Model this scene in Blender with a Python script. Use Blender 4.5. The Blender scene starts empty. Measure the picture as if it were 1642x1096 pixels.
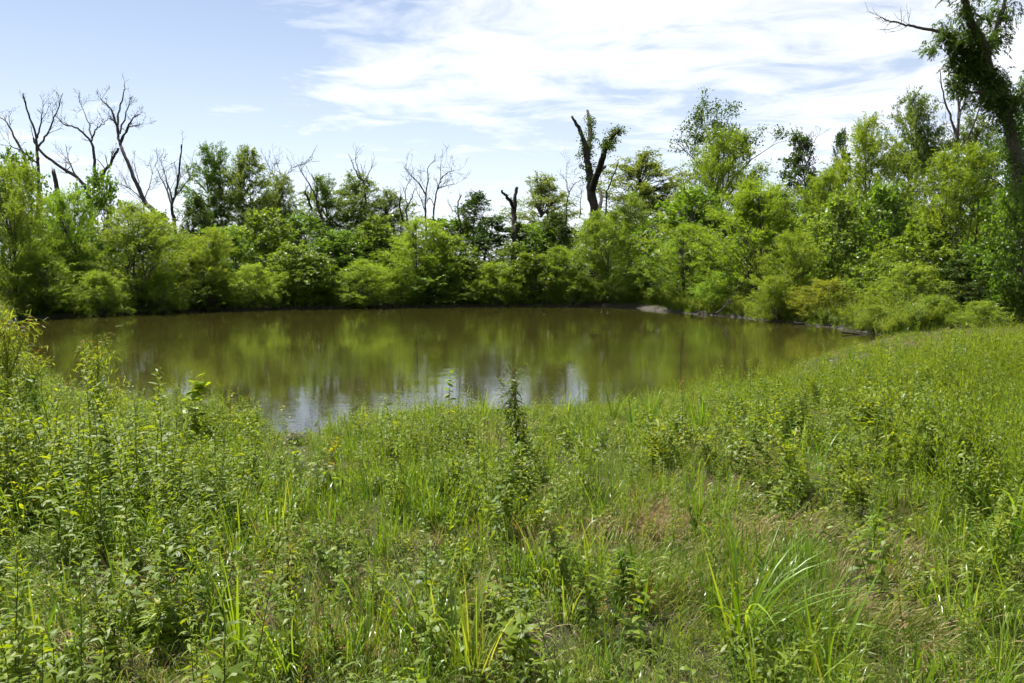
import bpy, math, random
import numpy as np
from mathutils import Vector, Euler

scene = bpy.context.scene
COL = scene.collection
R = math.radians

# ------------------------------------------------------------------ camera
CAMZ = 3.0
F_PX, HZ = 1277.0, 430.0          # focal length in photo pixels, horizon row
cam_d = bpy.data.cameras.new('camera')
cam = bpy.data.objects.new('camera', cam_d)
COL.objects.link(cam)
cam.location = (0, 0, CAMZ)
cam.rotation_euler = (R(90) - math.atan((548 - HZ) / F_PX), 0, 0)
cam_d.sensor_width = 36
cam_d.lens = 28.0
cam_d.clip_start = 0.05
cam_d.clip_end = 5000
scene.camera = cam

# ------------------------------------------------------------------ world, sun, exposure
SUN_AZ = R(-38)      # from the view direction (+Y), negative = to the left
SUN_EL = R(60)
world = bpy.data.worlds.new('World')
scene.world = world
world.use_nodes = True
wt = world.node_tree
wt.nodes.clear()


def N(t, typ, **kw):
    n = t.nodes.new(typ)
    for k, v in kw.items():
        setattr(n, k, v)
    return n


def math_node(t, op, a, b=None, c=None, clamp=False):
    n = t.nodes.new('ShaderNodeMath')
    n.operation = op
    n.use_clamp = clamp
    for i, v in enumerate((a, b, c)):
        if v is None:
            continue
        if isinstance(v, (int, float)):
            n.inputs[i].default_value = v
        else:
            t.links.new(v, n.inputs[i])
    return n.outputs[0]


def build_world():
    t = wt
    L = t.links.new
    sky = N(t, 'ShaderNodeTexSky', sky_type='NISHITA', sun_disc=False)
    sky.sun_elevation = SUN_EL
    sky.sun_rotation = SUN_AZ
    sky.altitude = 100
    sky.air_density = 0.8
    sky.dust_density = 0.15
    sky.ozone_density = 2.2
    tc = N(t, 'ShaderNodeTexCoord')
    sep = N(t, 'ShaderNodeSeparateXYZ')
    L(tc.outputs['Generated'], sep.inputs[0])
    zz = math_node(t, 'MAXIMUM', sep.outputs[2], 0.0)
    zz = math_node(t, 'ADD', zz, 0.10)
    px = math_node(t, 'DIVIDE', sep.outputs[0], zz)
    py = math_node(t, 'DIVIDE', sep.outputs[1], zz)
    cmb = N(t, 'ShaderNodeCombineXYZ')
    L(px, cmb.inputs[0]); L(py, cmb.inputs[1])

    def noise(scale, loc, rot, sc, detail, rough, dist):
        m = N(t, 'ShaderNodeMapping')
        m.inputs['Location'].default_value = loc
        m.inputs['Rotation'].default_value = (0, 0, rot)
        m.inputs['Scale'].default_value = sc
        L(cmb.outputs[0], m.inputs[0])
        n = N(t, 'ShaderNodeTexNoise')
        n.inputs['Scale'].default_value = scale
        n.inputs['Detail'].default_value = detail
        n.inputs['Roughness'].default_value = rough
        n.inputs['Distortion'].default_value = dist
        L(m.outputs[0], n.inputs['Vector'])
        return n.outputs['Fac']
    cover = noise(0.30, (CLOUD_OX, CLOUD_OY, 0), R(-18), (1, 0.8, 1), 3, .5, .3)
    fine = noise(3.0, (2.0, 1.0, 0), R(24), (0.9, 1.15, 1), 6, .62, .5)
    streak = noise(0.8, (5.0, 3.0, 0), R(10), (0.6, 1.5, 1), 5, .6, .6)
    a = math_node(t, 'MULTIPLY_ADD', cover, 2.0, -0.63)
    b = math_node(t, 'MULTIPLY_ADD', fine, 0.95, a)
    c = math_node(t, 'MULTIPLY_ADD', streak, 0.5, b)
    mr = N(t, 'ShaderNodeMapRange', interpolation_type='SMOOTHSTEP')
    mr.inputs['From Min'].default_value = 0.78
    mr.inputs['From Max'].default_value = 1.42
    mr.inputs['To Max'].default_value = 0.92
    L(c, mr.inputs['Value'])
    # thin milky veil that thickens toward the horizon
    veil = math_node(t, 'POWER', math_node(t, 'SUBTRACT', 1.0, math_node(t, 'MAXIMUM', sep.outputs[2], 0.0)), 5.0)
    veil = math_node(t, 'MULTIPLY_ADD', veil, 0.80, 0.14)
    tot = math_node(t, 'MAXIMUM', mr.outputs[0], veil)
    mix = N(t, 'ShaderNodeMix', data_type='RGBA')
    L(tot, mix.inputs['Factor'])
    hs = N(t, 'ShaderNodeHueSaturation')
    hs.inputs['Saturation'].default_value = 1.08
    L(sky.outputs[0], hs.inputs['Color'])
    L(hs.outputs[0], mix.inputs['A'])
    mix.inputs['B'].default_value = CLOUD_COL
    bg = N(t, 'ShaderNodeBackground')
    bg.inputs['Strength'].default_value = SKY_STRENGTH
    L(mix.outputs['Result'], bg.inputs['Color'])
    out = N(t, 'ShaderNodeOutputWorld')
    L(bg.outputs[0], out.inputs[0])


CLOUD_OX, CLOUD_OY = 8.7, 6.2
CLOUD_COL = (9.0, 9.2, 9.5, 1)
SKY_STRENGTH = 0.056
build_world()

sun_d = bpy.data.lights.new('sun', 'SUN')
sun_d.energy = 5.0
sun_d.angle = R(0.53)
sun_d.color = (1.0, 0.955, 0.88)
sun = bpy.data.objects.new('sun', sun_d)
COL.objects.link(sun)
sd = Vector((math.sin(SUN_AZ) * math.cos(SUN_EL), math.cos(SUN_AZ) * math.cos(SUN_EL), math.sin(SUN_EL)))
sun.rotation_euler = sd.to_track_quat('Z', 'Y').to_euler()
sun.location = sd * 60

vs = scene.view_settings
vs.view_transform = 'Standard'
vs.look = 'None'
vs.gamma = 1
vs.use_curve_mapping = False
vs.exposure = 1.25
scene.display_settings.display_device = 'sRGB'
cy = scene.cycles
cy.max_bounces = 3
cy.diffuse_bounces = 2
cy.glossy_bounces = 3
cy.transmission_bounces = 4
cy.transparent_max_bounces = 4
cy.caustics_reflective = False
cy.caustics_refractive = False
cy.sample_clamp_indirect = 6
cy.use_denoising = True
cy.use_adaptive_sampling = True
cy.adaptive_threshold = 0.05
cy.adaptive_min_samples = 20
cy.debug_use_spatial_splits = True

# ------------------------------------------------------------------ helpers
def smooth(e0, e1, x):
    t = np.clip((np.asarray(x, float) - e0) / (e1 - e0), 0, 1)
    return t * t * (3 - 2 * t)


def nrm(v):
    return v / np.maximum(np.linalg.norm(v, axis=-1, keepdims=True), 1e-9)


_lat = np.random.default_rng(5).random((256, 256))


def vnoise(x, y):
    xi = np.floor(x).astype(int); yi = np.floor(y).astype(int)
    fx = x - xi; fy = y - yi
    fx = fx * fx * (3 - 2 * fx); fy = fy * fy * (3 - 2 * fy)
    a = _lat[xi & 255, yi & 255]; b = _lat[(xi + 1) & 255, yi & 255]
    c = _lat[xi & 255, (yi + 1) & 255]; d = _lat[(xi + 1) & 255, (yi + 1) & 255]
    return (a * (1 - fx) + b * fx) * (1 - fy) + (c * (1 - fx) + d * fx) * fy


def fbm(x, y, o=3):
    x = np.asarray(x, float); y = np.asarray(y, float)
    s = 0; a = .5; tot = 0
    for i in range(o):
        s = s + a * vnoise(x * 2 ** i + 17.3 * i, y * 2 ** i + 9.1 * i)
        tot += a; a *= .5
    return s / tot


class Geo:
    """collects verts / quads (a tri repeats nothing: separate list) and a per-vertex random value"""
    def __init__(self):
        self.v = []; self.q = []; self.r = []; self.n = 0; self.m = []

    def add(self, v, q, r, mat=0):
        v = np.asarray(v, np.float32).reshape(-1, 3); q = np.asarray(q, np.int32).reshape(-1, 4)
        self.v.append(v); self.q.append(q + self.n)
        self.r.append(np.broadcast_to(np.asarray(r, np.float32), (len(v),)).copy())
        self.m.append(np.full(len(q), mat, np.int32))
        self.n += len(v)

    def mesh(self, name, mats, smooth_shade=False):
        v = np.concatenate(self.v); q = np.concatenate(self.q); r = np.concatenate(self.r); mi = np.concatenate(self.m)
        me = bpy.data.meshes.new(name)
        me.vertices.add(len(v)); me.vertices.foreach_set('co', v.ravel())
        me.loops.add(q.size); me.loops.foreach_set('vertex_index', q.ravel())
        me.polygons.add(len(q))
        me.polygons.foreach_set('loop_start', np.arange(0, q.size, 4, dtype=np.int32))
        if not isinstance(mats, (list, tuple)):
            mats = [mats]
        for m in mats:
            me.materials.append(m)
        if len(mats) > 1:
            me.polygons.foreach_set('material_index', mi)
        me.update(calc_edges=True)
        if smooth_shade:
            me.polygons.foreach_set('use_smooth', np.ones(len(q), bool))
        at = me.attributes.new('rnd', 'FLOAT', 'POINT')
        at.data.foreach_set('value', r)
        return me


def leaves(g, base, d, up, length, width, droop=0.0, st=(0., .35, .7, 1.), wp=(.25, 1., .75, .04), rnd=None, fold=0.0, mat=0):
    """N leaf blades as strips: base point, direction, face normal hint, length, width"""
    base = np.asarray(base, float).reshape(-1, 3); n = len(base)
    d = nrm(np.broadcast_to(d, (n, 3)).astype(float)); up = np.broadcast_to(up, (n, 3)).astype(float)
    side = nrm(np.cross(d, up) + 1e-6)
    nn = np.cross(side, d)
    length = np.broadcast_to(length, (n,)); width = np.broadcast_to(width, (n,)); droop = np.broadcast_to(droop, (n,))
    K = len(st)
    V = np.zeros((n, K, 2, 3))
    for k, (t, w) in enumerate(zip(st, wp)):
        # bend toward gravity with the length kept roughly constant
        dn = (droop * t * t)[:, None]
        c = base + d * (length * t / np.sqrt(1 + (droop * t) ** 2 * .8))[:, None] + np.array([0, 0, -1.]) * dn * length[:, None]
        o = side * (width * w * .5)[:, None]
        f = nn * (width * w * fold)[:, None]
        V[:, k, 0] = c - o + f
        V[:, k, 1] = c + o + f
    i0 = (np.arange(n) * K * 2)[:, None]
    qs = []
    for k in range(K - 1):
        qs.append(np.stack([i0[:, 0] + 2 * k, i0[:, 0] + 2 * k + 1, i0[:, 0] + 2 * k + 3, i0[:, 0] + 2 * k + 2], 1))
    q = np.stack(qs, 1).reshape(-1, 4)
    if rnd is None:
        rnd = np.random.default_rng(n).random(n)
    g.add(V.reshape(-1, 3), q, np.repeat(rnd, K * 2), mat)


def diamonds(g, base, d, up, length, width, rnd, mat=0):
    """N far leaves, one quad each"""
    n = len(base)
    d = nrm(d); side = nrm(np.cross(d, up) + 1e-6)
    mid = base + d * (length * .45)[:, None]
    nn = np.cross(side, d)
    V = np.stack([base, mid + side * (width * .5)[:, None] + nn * (width * .12)[:, None], base + d * length[:, None],
                  mid - side * (width * .5)[:, None] + nn * (width * .12)[:, None]], 1)
    g.add(V.reshape(-1, 3), np.arange(n * 4).reshape(-1, 4), np.repeat(rnd, 4), mat)


def tube(g, pts, rad, sides=6, cap=True, mat=0, rnd=.5, jit=0.0, rng=None):
    pts = np.asarray(pts, float); rad = np.broadcast_to(np.asarray(rad, float), (len(pts),))
    tan = np.gradient(pts, axis=0); tan = nrm(tan)
    ref = np.array([0., 0, 1]) if abs(tan[0, 2]) < .9 else np.array([1., 0, 0])
    u = nrm(np.cross(tan[0], ref)); V = []
    ang = np.linspace(0, 2 * math.pi, sides, endpoint=False)
    for i in range(len(pts)):
        u = nrm(u - tan[i] * np.dot(u, tan[i])); w = np.cross(tan[i], u)
        rr = rad[i] * (1 + (rng.uniform(-jit, jit, sides) if jit and rng is not None else 0))
        V.append(pts[i] + np.outer(np.cos(ang) * rr, u) + np.outer(np.sin(ang) * rr, w))
    if cap:
        V.append(np.repeat(pts[-1:] + tan[-1] * rad[-1] * .2, sides, 0))
    V = np.array(V); K = len(V)
    k, j = np.meshgrid(np.arange(K - 1), np.arange(sides), indexing='ij')
    q = np.stack([k * sides + j, k * sides + (j + 1) % sides, (k + 1) * sides + (j + 1) % sides, (k + 1) * sides + j], -1).reshape(-1, 4)
    g.add(V.reshape(-1, 3), q, rnd, mat)


def spline(pts, n):
    """Catmull-Rom resampling"""
    p = np.asarray(pts, float)
    if len(p) == 2:
        t = np.linspace(0, 1, n)[:, None]
        return p[0] * (1 - t) + p[1] * t
    e = np.vstack([2 * p[0] - p[1], p, 2 * p[-1] - p[-2]])
    out = []
    for s in np.linspace(0, len(p) - 1 - 1e-6, n):
        i = int(s); t = s - i
        a, b, c, d = e[i], e[i + 1], e[i + 2], e[i + 3]
        out.append(.5 * (2 * b + (c - a) * t + (2 * a - 5 * b + 4 * c - d) * t * t + (3 * b - a - 3 * c + d) * t ** 3))
    return np.array(out)


def link(o, parent=None):
    COL.objects.link(o)
    if parent is not None:
        o.parent = parent
    return o


def obj(name, me, parent=None, kind=None):
    o = link(bpy.data.objects.new(name, me), parent)
    if kind:
        o['kind'] = kind
    return o


def thing(name, label, cat, loc=(0, 0, 0), group=None):
    o = bpy.data.objects.new(name, None)
    o.empty_display_size = .2
    link(o)
    o.location = loc
    o['label'] = label; o['category'] = cat
    if group:
        o['group'] = group
    return o


PITCH = math.atan((548 - HZ) / F_PX)


def wpos(px, py, D):
    """the point D metres out that a photo pixel looks at"""
    u = (px - 821) / F_PX; v = (548 - py) / F_PX
    d = np.array([u, math.cos(PITCH) + v * math.sin(PITCH), -math.sin(PITCH) + v * math.cos(PITCH)])
    return np.array([0, 0, CAMZ]) + d * (D / d[1])

# ------------------------------------------------------------------ materials
def new_mat(name):
    m = bpy.data.materials.new(name)
    m.use_nodes = True
    t = m.node_tree
    t.nodes.clear()
    out = N(t, 'ShaderNodeOutputMaterial')
    return m, t, out


def ramp(t, stops, fac):
    r = N(t, 'ShaderNodeValToRGB')
    el = r.color_ramp.elements
    while len(el) < len(stops):
        el.new(.5)
    for e, (p, c) in zip(el, stops):
        e.position = p; e.color = (*c, 1)
    t.links.new(fac, r.inputs[0])
    return r.outputs[0]


def leaf_mat(name, stops, trans=.45, rough=.42, spec=.45, tcol=(1.5, 1.35, .55), rand=.35, vein=0.0):
    """thin leaf: reflecting front, light coming through it from behind"""
    m, t, out = new_mat(name)
    L = t.links.new
    at = N(t, 'ShaderNodeAttribute', attribute_name='rnd')
    oi = N(t, 'ShaderNodeObjectInfo')
    f = math_node(t, 'MULTIPLY_ADD', oi.outputs['Random'], rand, math_node(t, 'MULTIPLY', at.outputs['Fac'], 1 - rand))
    col = ramp(t, stops, f)
    tint = N(t, 'ShaderNodeMix', data_type='RGBA', blend_type='MULTIPLY')
    tint.inputs['Factor'].default_value = 1
    L(col, tint.inputs['A']); L(oi.outputs['Color'], tint.inputs['B'])
    c = tint.outputs['Result']
    df = N(t, 'ShaderNodeBsdfDiffuse')
    L(c, df.inputs['Color'])
    tm = N(t, 'ShaderNodeMix', data_type='RGBA', blend_type='MULTIPLY')
    tm.inputs['Factor'].default_value = 1
    tm.inputs['B'].default_value = (*tcol, 1)
    tm.clamp_result = False
    L(c, tm.inputs['A'])
    tr = N(t, 'ShaderNodeBsdfTranslucent')
    L(tm.outputs['Result'], tr.inputs['Color'])
    mx = N(t, 'ShaderNodeMixShader')
    mx.inputs[0].default_value = trans
    L(df.outputs[0], mx.inputs[1]); L(tr.outputs[0], mx.inputs[2])
    gl = N(t, 'ShaderNodeBsdfGlossy')
    gl.inputs['Roughness'].default_value = rough
    lw = N(t, 'ShaderNodeLayerWeight'); lw.inputs['Blend'].default_value = .5
    fr = math_node(t, 'MULTIPLY_ADD', math_node(t, 'POWER', lw.outputs['Facing'], 5.0), .12 * spec, .036 * spec)
    mg = N(t, 'ShaderNodeMixShader')
    L(fr, mg.inputs[0]); L(mx.outputs[0], mg.inputs[1]); L(gl.outputs[0], mg.inputs[2])
    mx = mg
    L(mx.outputs[0], out.inputs[0])
    return m


def bark_mat(name, a, b, scale=14, bump=.6):
    m, t, out = new_mat(name)
    L = t.links.new
    tc = N(t, 'ShaderNodeTexCoord')
    mp = N(t, 'ShaderNodeMapping')
    mp.inputs['Scale'].default_value = (1, 1, .22)
    L(tc.outputs['Object'], mp.inputs[0])
    n = N(t, 'ShaderNodeTexNoise')
    n.inputs['Scale'].default_value = scale; n.inputs['Detail'].default_value = 6; n.inputs['Roughness'].default_value = .65
    L(mp.outputs[0], n.inputs['Vector'])
    c = ramp(t, [(.3, a), (.7, b)], n.outputs['Fac'])
    p = N(t, 'ShaderNodeBsdfPrincipled')
    L(c, p.inputs['Base Color']); p.inputs['Roughness'].default_value = .9
    p.inputs['Specular IOR Level'].default_value = .2
    bp = N(t, 'ShaderNodeBump'); bp.inputs['Strength'].default_value = bump; bp.inputs['Distance'].default_value = .03
    L(n.outputs['Fac'], bp.inputs['Height']); L(bp.outputs[0], p.inputs['Normal'])
    L(p.outputs[0], out.inputs[0])
    return m


M_BARK = bark_mat('bark', (.035, .028, .02), (.10, .085, .065))
M_DEAD = bark_mat('dead_wood', (.028, .024, .021), (.085, .075, .066))
M_SNAG = bark_mat('dark_snag_bark', (.014, .011, .009), (.05, .042, .035), 9, 1.0)
M_WILLOW = leaf_mat('willow_leaf', [(0, (.10, .155, .022)), (.5, (.14, .20, .03)), (.85, (.18, .235, .042)), (1, (.215, .245, .055))], trans=.55, tcol=(1.95, 1.9, .6))
M_BROAD = leaf_mat('broad_leaf', [(0, (.06, .10, .015)), (.5, (.10, .15, .022)), (.9, (.145, .195, .03)), (1, (.19, .22, .04))], trans=.48, rough=.36, spec=.6, tcol=(2.0, 2.0, .6))
M_TALL = leaf_mat('tall_tree_leaf', [(0, (.085, .12, .028)), (.5, (.12, .155, .036)), (1, (.165, .195, .055))], trans=.5, tcol=(1.9, 1.9, .7))
M_DARK = leaf_mat('dark_leaf', [(0, (.04, .068, .014)), (.6, (.065, .105, .02)), (1, (.105, .15, .032))], trans=.35, rough=.38, spec=.5, tcol=(1.5, 1.6, .5))

# ------------------------------------------------------------------ ground, water
SHORE = spline([(-10.5, 18.6), (-7.2, 16.3), (-4.9, 15.0), (-4.3, 13.6), (-3.5, 13.2), (-2.7, 14.2), (0, 15.4), (3, 16.6), (6, 19.6), (9.6, 25.3),
                (12.8, 29.3), (15.0, 32.3), (16.4, 35.5), (16.3, 39), (15.4, 43), (13.9, 48), (11.0, 54), (9.6, 58), (8.6, 60.8), (4, 62.6),
                (-6, 62), (-13, 60), (-19, 57), (-25.6, 52.5), (-28.5, 46.5), (-24.5, 38), (-19, 29), (-14.5, 22.6), (-10.5, 18.6)], 150)[:-1]
SHORE_J = SHORE + np.random.default_rng(3).normal(0, .12, SHORE.shape)


def shore_sd(x, y):
    """signed distance to the water's edge, positive on land"""
    x = np.asarray(x, float); y = np.asarray(y, float)
    sh = x.shape; P = np.stack([x.ravel(), y.ravel()], 1)
    best = np.full(len(P), 1e9); inside = np.zeros(len(P), bool)
    A = SHORE_J; B = np.roll(SHORE_J, -1, 0)
    for a, b in zip(A, B):
        ab = b - a
        t = np.clip(((P - a) @ ab) / (ab @ ab), 0, 1)
        dd = P - a - t[:, None] * ab
        best = np.minimum(best, (dd ** 2).sum(1))
        c = (a[1] > P[:, 1]) != (b[1] > P[:, 1])
        if a[1] != b[1]:
            inside ^= c & (P[:, 0] < (b[0] - a[0]) * (P[:, 1] - a[1]) / (b[1] - a[1]) + a[0])
    d = np.sqrt(best)
    return np.where(inside, -d, d).reshape(sh)


def ground_z(x, y, sdv=None):
    x = np.asarray(x, float); y = np.asarray(y, float)
    s = shore_sd(x, y) if sdv is None else sdv
    A = 1.28 - .45 * smooth(24, 40, y) - .32 * smooth(5, 13, x) * smooth(11, 17, y) * (1 - smooth(24, 40, y))
    land = .05 + .10 * smooth(0, .35, s) + (A - .1) * (1 - np.exp(-np.maximum(s, 0) / 5.2))
    land = land + (fbm(x * .9, y * .9) - .5) * .16 * smooth(.2, 2, s) + (fbm(x * .05, y * .05) - .5) * 1.2 * smooth(90, 200, np.hypot(x, y))
    bed = np.maximum(-.03 + s * .22, -1.6)
    return np.where(s > 0, land, bed)


def axis(lo, hi, a, b, step, grow=1.25):
    c = list(np.arange(a, b + 1e-6, step))
    s = step
    while c[-1] < hi:
        s *= grow; c.append(c[-1] + s)
    s = step
    while c[0] > lo:
        s *= grow; c.insert(0, c[0] - s)
    return np.array(c)


def build_ground():
    xs = axis(-1500, 1500, -32, 30, .42); ys = axis(-300, 2500, -2, 68, .42)
    X, Y = np.meshgrid(xs, ys, indexing='ij')
    Z = ground_z(X, Y)
    g = Geo()
    nx, ny = X.shape
    i, j = np.meshgrid(np.arange(nx - 1), np.arange(ny - 1), indexing='ij')
    q = np.stack([i * ny + j, (i + 1) * ny + j, (i + 1) * ny + j + 1, i * ny + j + 1], -1).reshape(-1, 4)
    g.add(np.stack([X, Y, Z], -1).reshape(-1, 3), q, 0)
    m, t, out = new_mat('soil')
    L = t.links.new
    tc = N(t, 'ShaderNodeTexCoord')
    n1 = N(t, 'ShaderNodeTexNoise'); n1.inputs['Scale'].default_value = .9; n1.inputs['Detail'].default_value = 5
    n2 = N(t, 'ShaderNodeTexNoise'); n2.inputs['Scale'].default_value = 26; n2.inputs['Detail'].default_value = 8; n2.inputs['Roughness'].default_value = .7
    L(tc.outputs['Object'], n1.inputs['Vector']); L(tc.outputs['Object'], n2.inputs['Vector'])
    ca = ramp(t, [(.3, (.020, .015, .008)), (.52, (.040, .031, .015)), (.75, (.085, .066, .034))], n2.outputs['Fac'])
    cb = ramp(t, [(.3, (.022, .024, .009)), (.7, (.05, .054, .018))], n2.outputs['Fac'])
    mx = N(t, 'ShaderNodeMix', data_type='RGBA')
    L(ramp(t, [(.42, (0, 0, 0)), (.6, (1, 1, 1))], n1.outputs['Fac']), mx.inputs['Factor'])
    L(ca, mx.inputs['A']); L(cb, mx.inputs['B'])
    # bare wet mud in a band along the water, by height
    sp = N(t, 'ShaderNodeSeparateXYZ'); L(tc.outputs['Object'], sp.inputs[0])
    hb = math_node(t, 'MULTIPLY_ADD', n1.outputs['Fac'], .12, sp.outputs[2])
    mud = ramp(t, [(.16, (1, 1, 1)), (.30, (0, 0, 0))], hb)
    mx2 = N(t, 'ShaderNodeMix', data_type='RGBA')
    L(mud, mx2.inputs['Factor']); L(mx.outputs['Result'], mx2.inputs['A'])
    L(ramp(t, [(.35, (.02, .017, .012)), (.7, (.06, .052, .04))], n2.outputs['Fac']), mx2.inputs['B'])
    p = N(t, 'ShaderNodeBsdfPrincipled'); p.inputs['Roughness'].default_value = .85
    p.inputs['Specular IOR Level'].default_value = .3
    L(mx2.outputs['Result'], p.inputs['Base Color'])
    bp = N(t, 'ShaderNodeBump'); bp.inputs['Distance'].default_value = .05; bp.inputs['Strength'].default_value = .8
    L(n2.outputs['Fac'], bp.inputs['Height']); L(bp.outputs[0], p.inputs['Normal'])
    L(p.outputs[0], out.inputs[0])
    o = obj('ground', g.mesh('ground', m, True), kind='structure')
    o['label'] = 'grassy bank and soil around the pond'


build_ground()


def build_water():
    g = Geo()
    xs = np.linspace(-31, 19, 26); ys = np.linspace(12, 65, 27)
    X, Y = np.meshgrid(xs, ys, indexing='ij'); nx, ny = X.shape
    i, j = np.meshgrid(np.arange(nx - 1), np.arange(ny - 1), indexing='ij')
    q = np.stack([i * ny + j, (i + 1) * ny + j, (i + 1) * ny + j + 1, i * ny + j + 1], -1).reshape(-1, 4)
    g.add(np.stack([X, Y, X * 0], -1).reshape(-1, 3), q, 0)
    m, t, out = new_mat('pond_water')
    L = t.links.new
    tc = N(t, 'ShaderNodeTexCoord')

    def nz(scale, sc, detail, rough=.5, dist=0.):
        mp = N(t, 'ShaderNodeMapping'); mp.inputs['Scale'].default_value = sc
        mp.inputs['Rotation'].default_value = (0, 0, R(6))
        L(tc.outputs['Object'], mp.inputs[0])
        n = N(t, 'ShaderNodeTexNoise'); n.inputs['Scale'].default_value = scale; n.inputs['Detail'].default_value = detail
        n.inputs['Roughness'].default_value = rough; n.inputs['Distortion'].default_value = dist
        L(mp.outputs[0], n.inputs['Vector'])
        return n.outputs['Fac']
    small = nz(3.6, (.8, 1.6, 1), 3, .55, .4)
    swell = nz(.55, (.7, 1.3, 1), 2)
    patch = nz(.16, (.6, 1.4, 1), 3)
    amp = ramp(t, [(.36, (.25,) * 3), (.66, (1.0,) * 3)], patch)
    h = math_node(t, 'MULTIPLY', math_node(t, 'MULTIPLY_ADD', swell, 1.2, small), amp)
    # a few ring ripples where insects and fish touch the surface
    for (cx, cyy, r0) in ((-7.0, 40.2, .7), (-15.5, 31.5, 1.1), (5.6, 33.0, .5)):
        vm = N(t, 'ShaderNodeVectorMath', operation='DISTANCE')
        L(tc.outputs['Object'], vm.inputs[0]); vm.inputs[1].default_value = (cx, cyy, 0)
        s = math_node(t, 'SINE', math_node(t, 'MULTIPLY', vm.outputs['Value'], 11.0))
        e = math_node(t, 'POWER', 2.718, math_node(t, 'MULTIPLY', vm.outputs['Value'], -1.6 / r0))
        h = math_node(t, 'ADD', h, math_node(t, 'MULTIPLY', math_node(t, 'MULTIPLY', s, e), .9))
    bp = N(t, 'ShaderNodeBump'); bp.inputs['Strength'].default_value = 1.0; bp.inputs['Distance'].default_value = .0042
    L(h, bp.inputs['Height'])
    silt = nz(.22, (.8, 1.3, 1), 4, .55)
    colr = ramp(t, [(.3, (.025, .0245, .0048)), (.7, (.038, .035, .008))], silt)
    p = N(t, 'ShaderNodeBsdfPrincipled')
    L(colr, p.inputs['Base Color'])
    p.inputs['Roughness'].default_value = .004
    p.inputs['IOR'].default_value = 1.5
    L(bp.outputs[0], p.inputs['Normal'])
    L(p.outputs[0], out.inputs[0])
    o = obj('pond_water', g.mesh('pond_water', m), kind='structure')
    o['label'] = 'murky olive pond reflecting trees and sky'


build_water()

# ------------------------------------------------------------------ trees
def prof_at(prof, h):
    p = np.array(prof)
    return np.interp(h, p[:, 0], p[:, 1])


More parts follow.
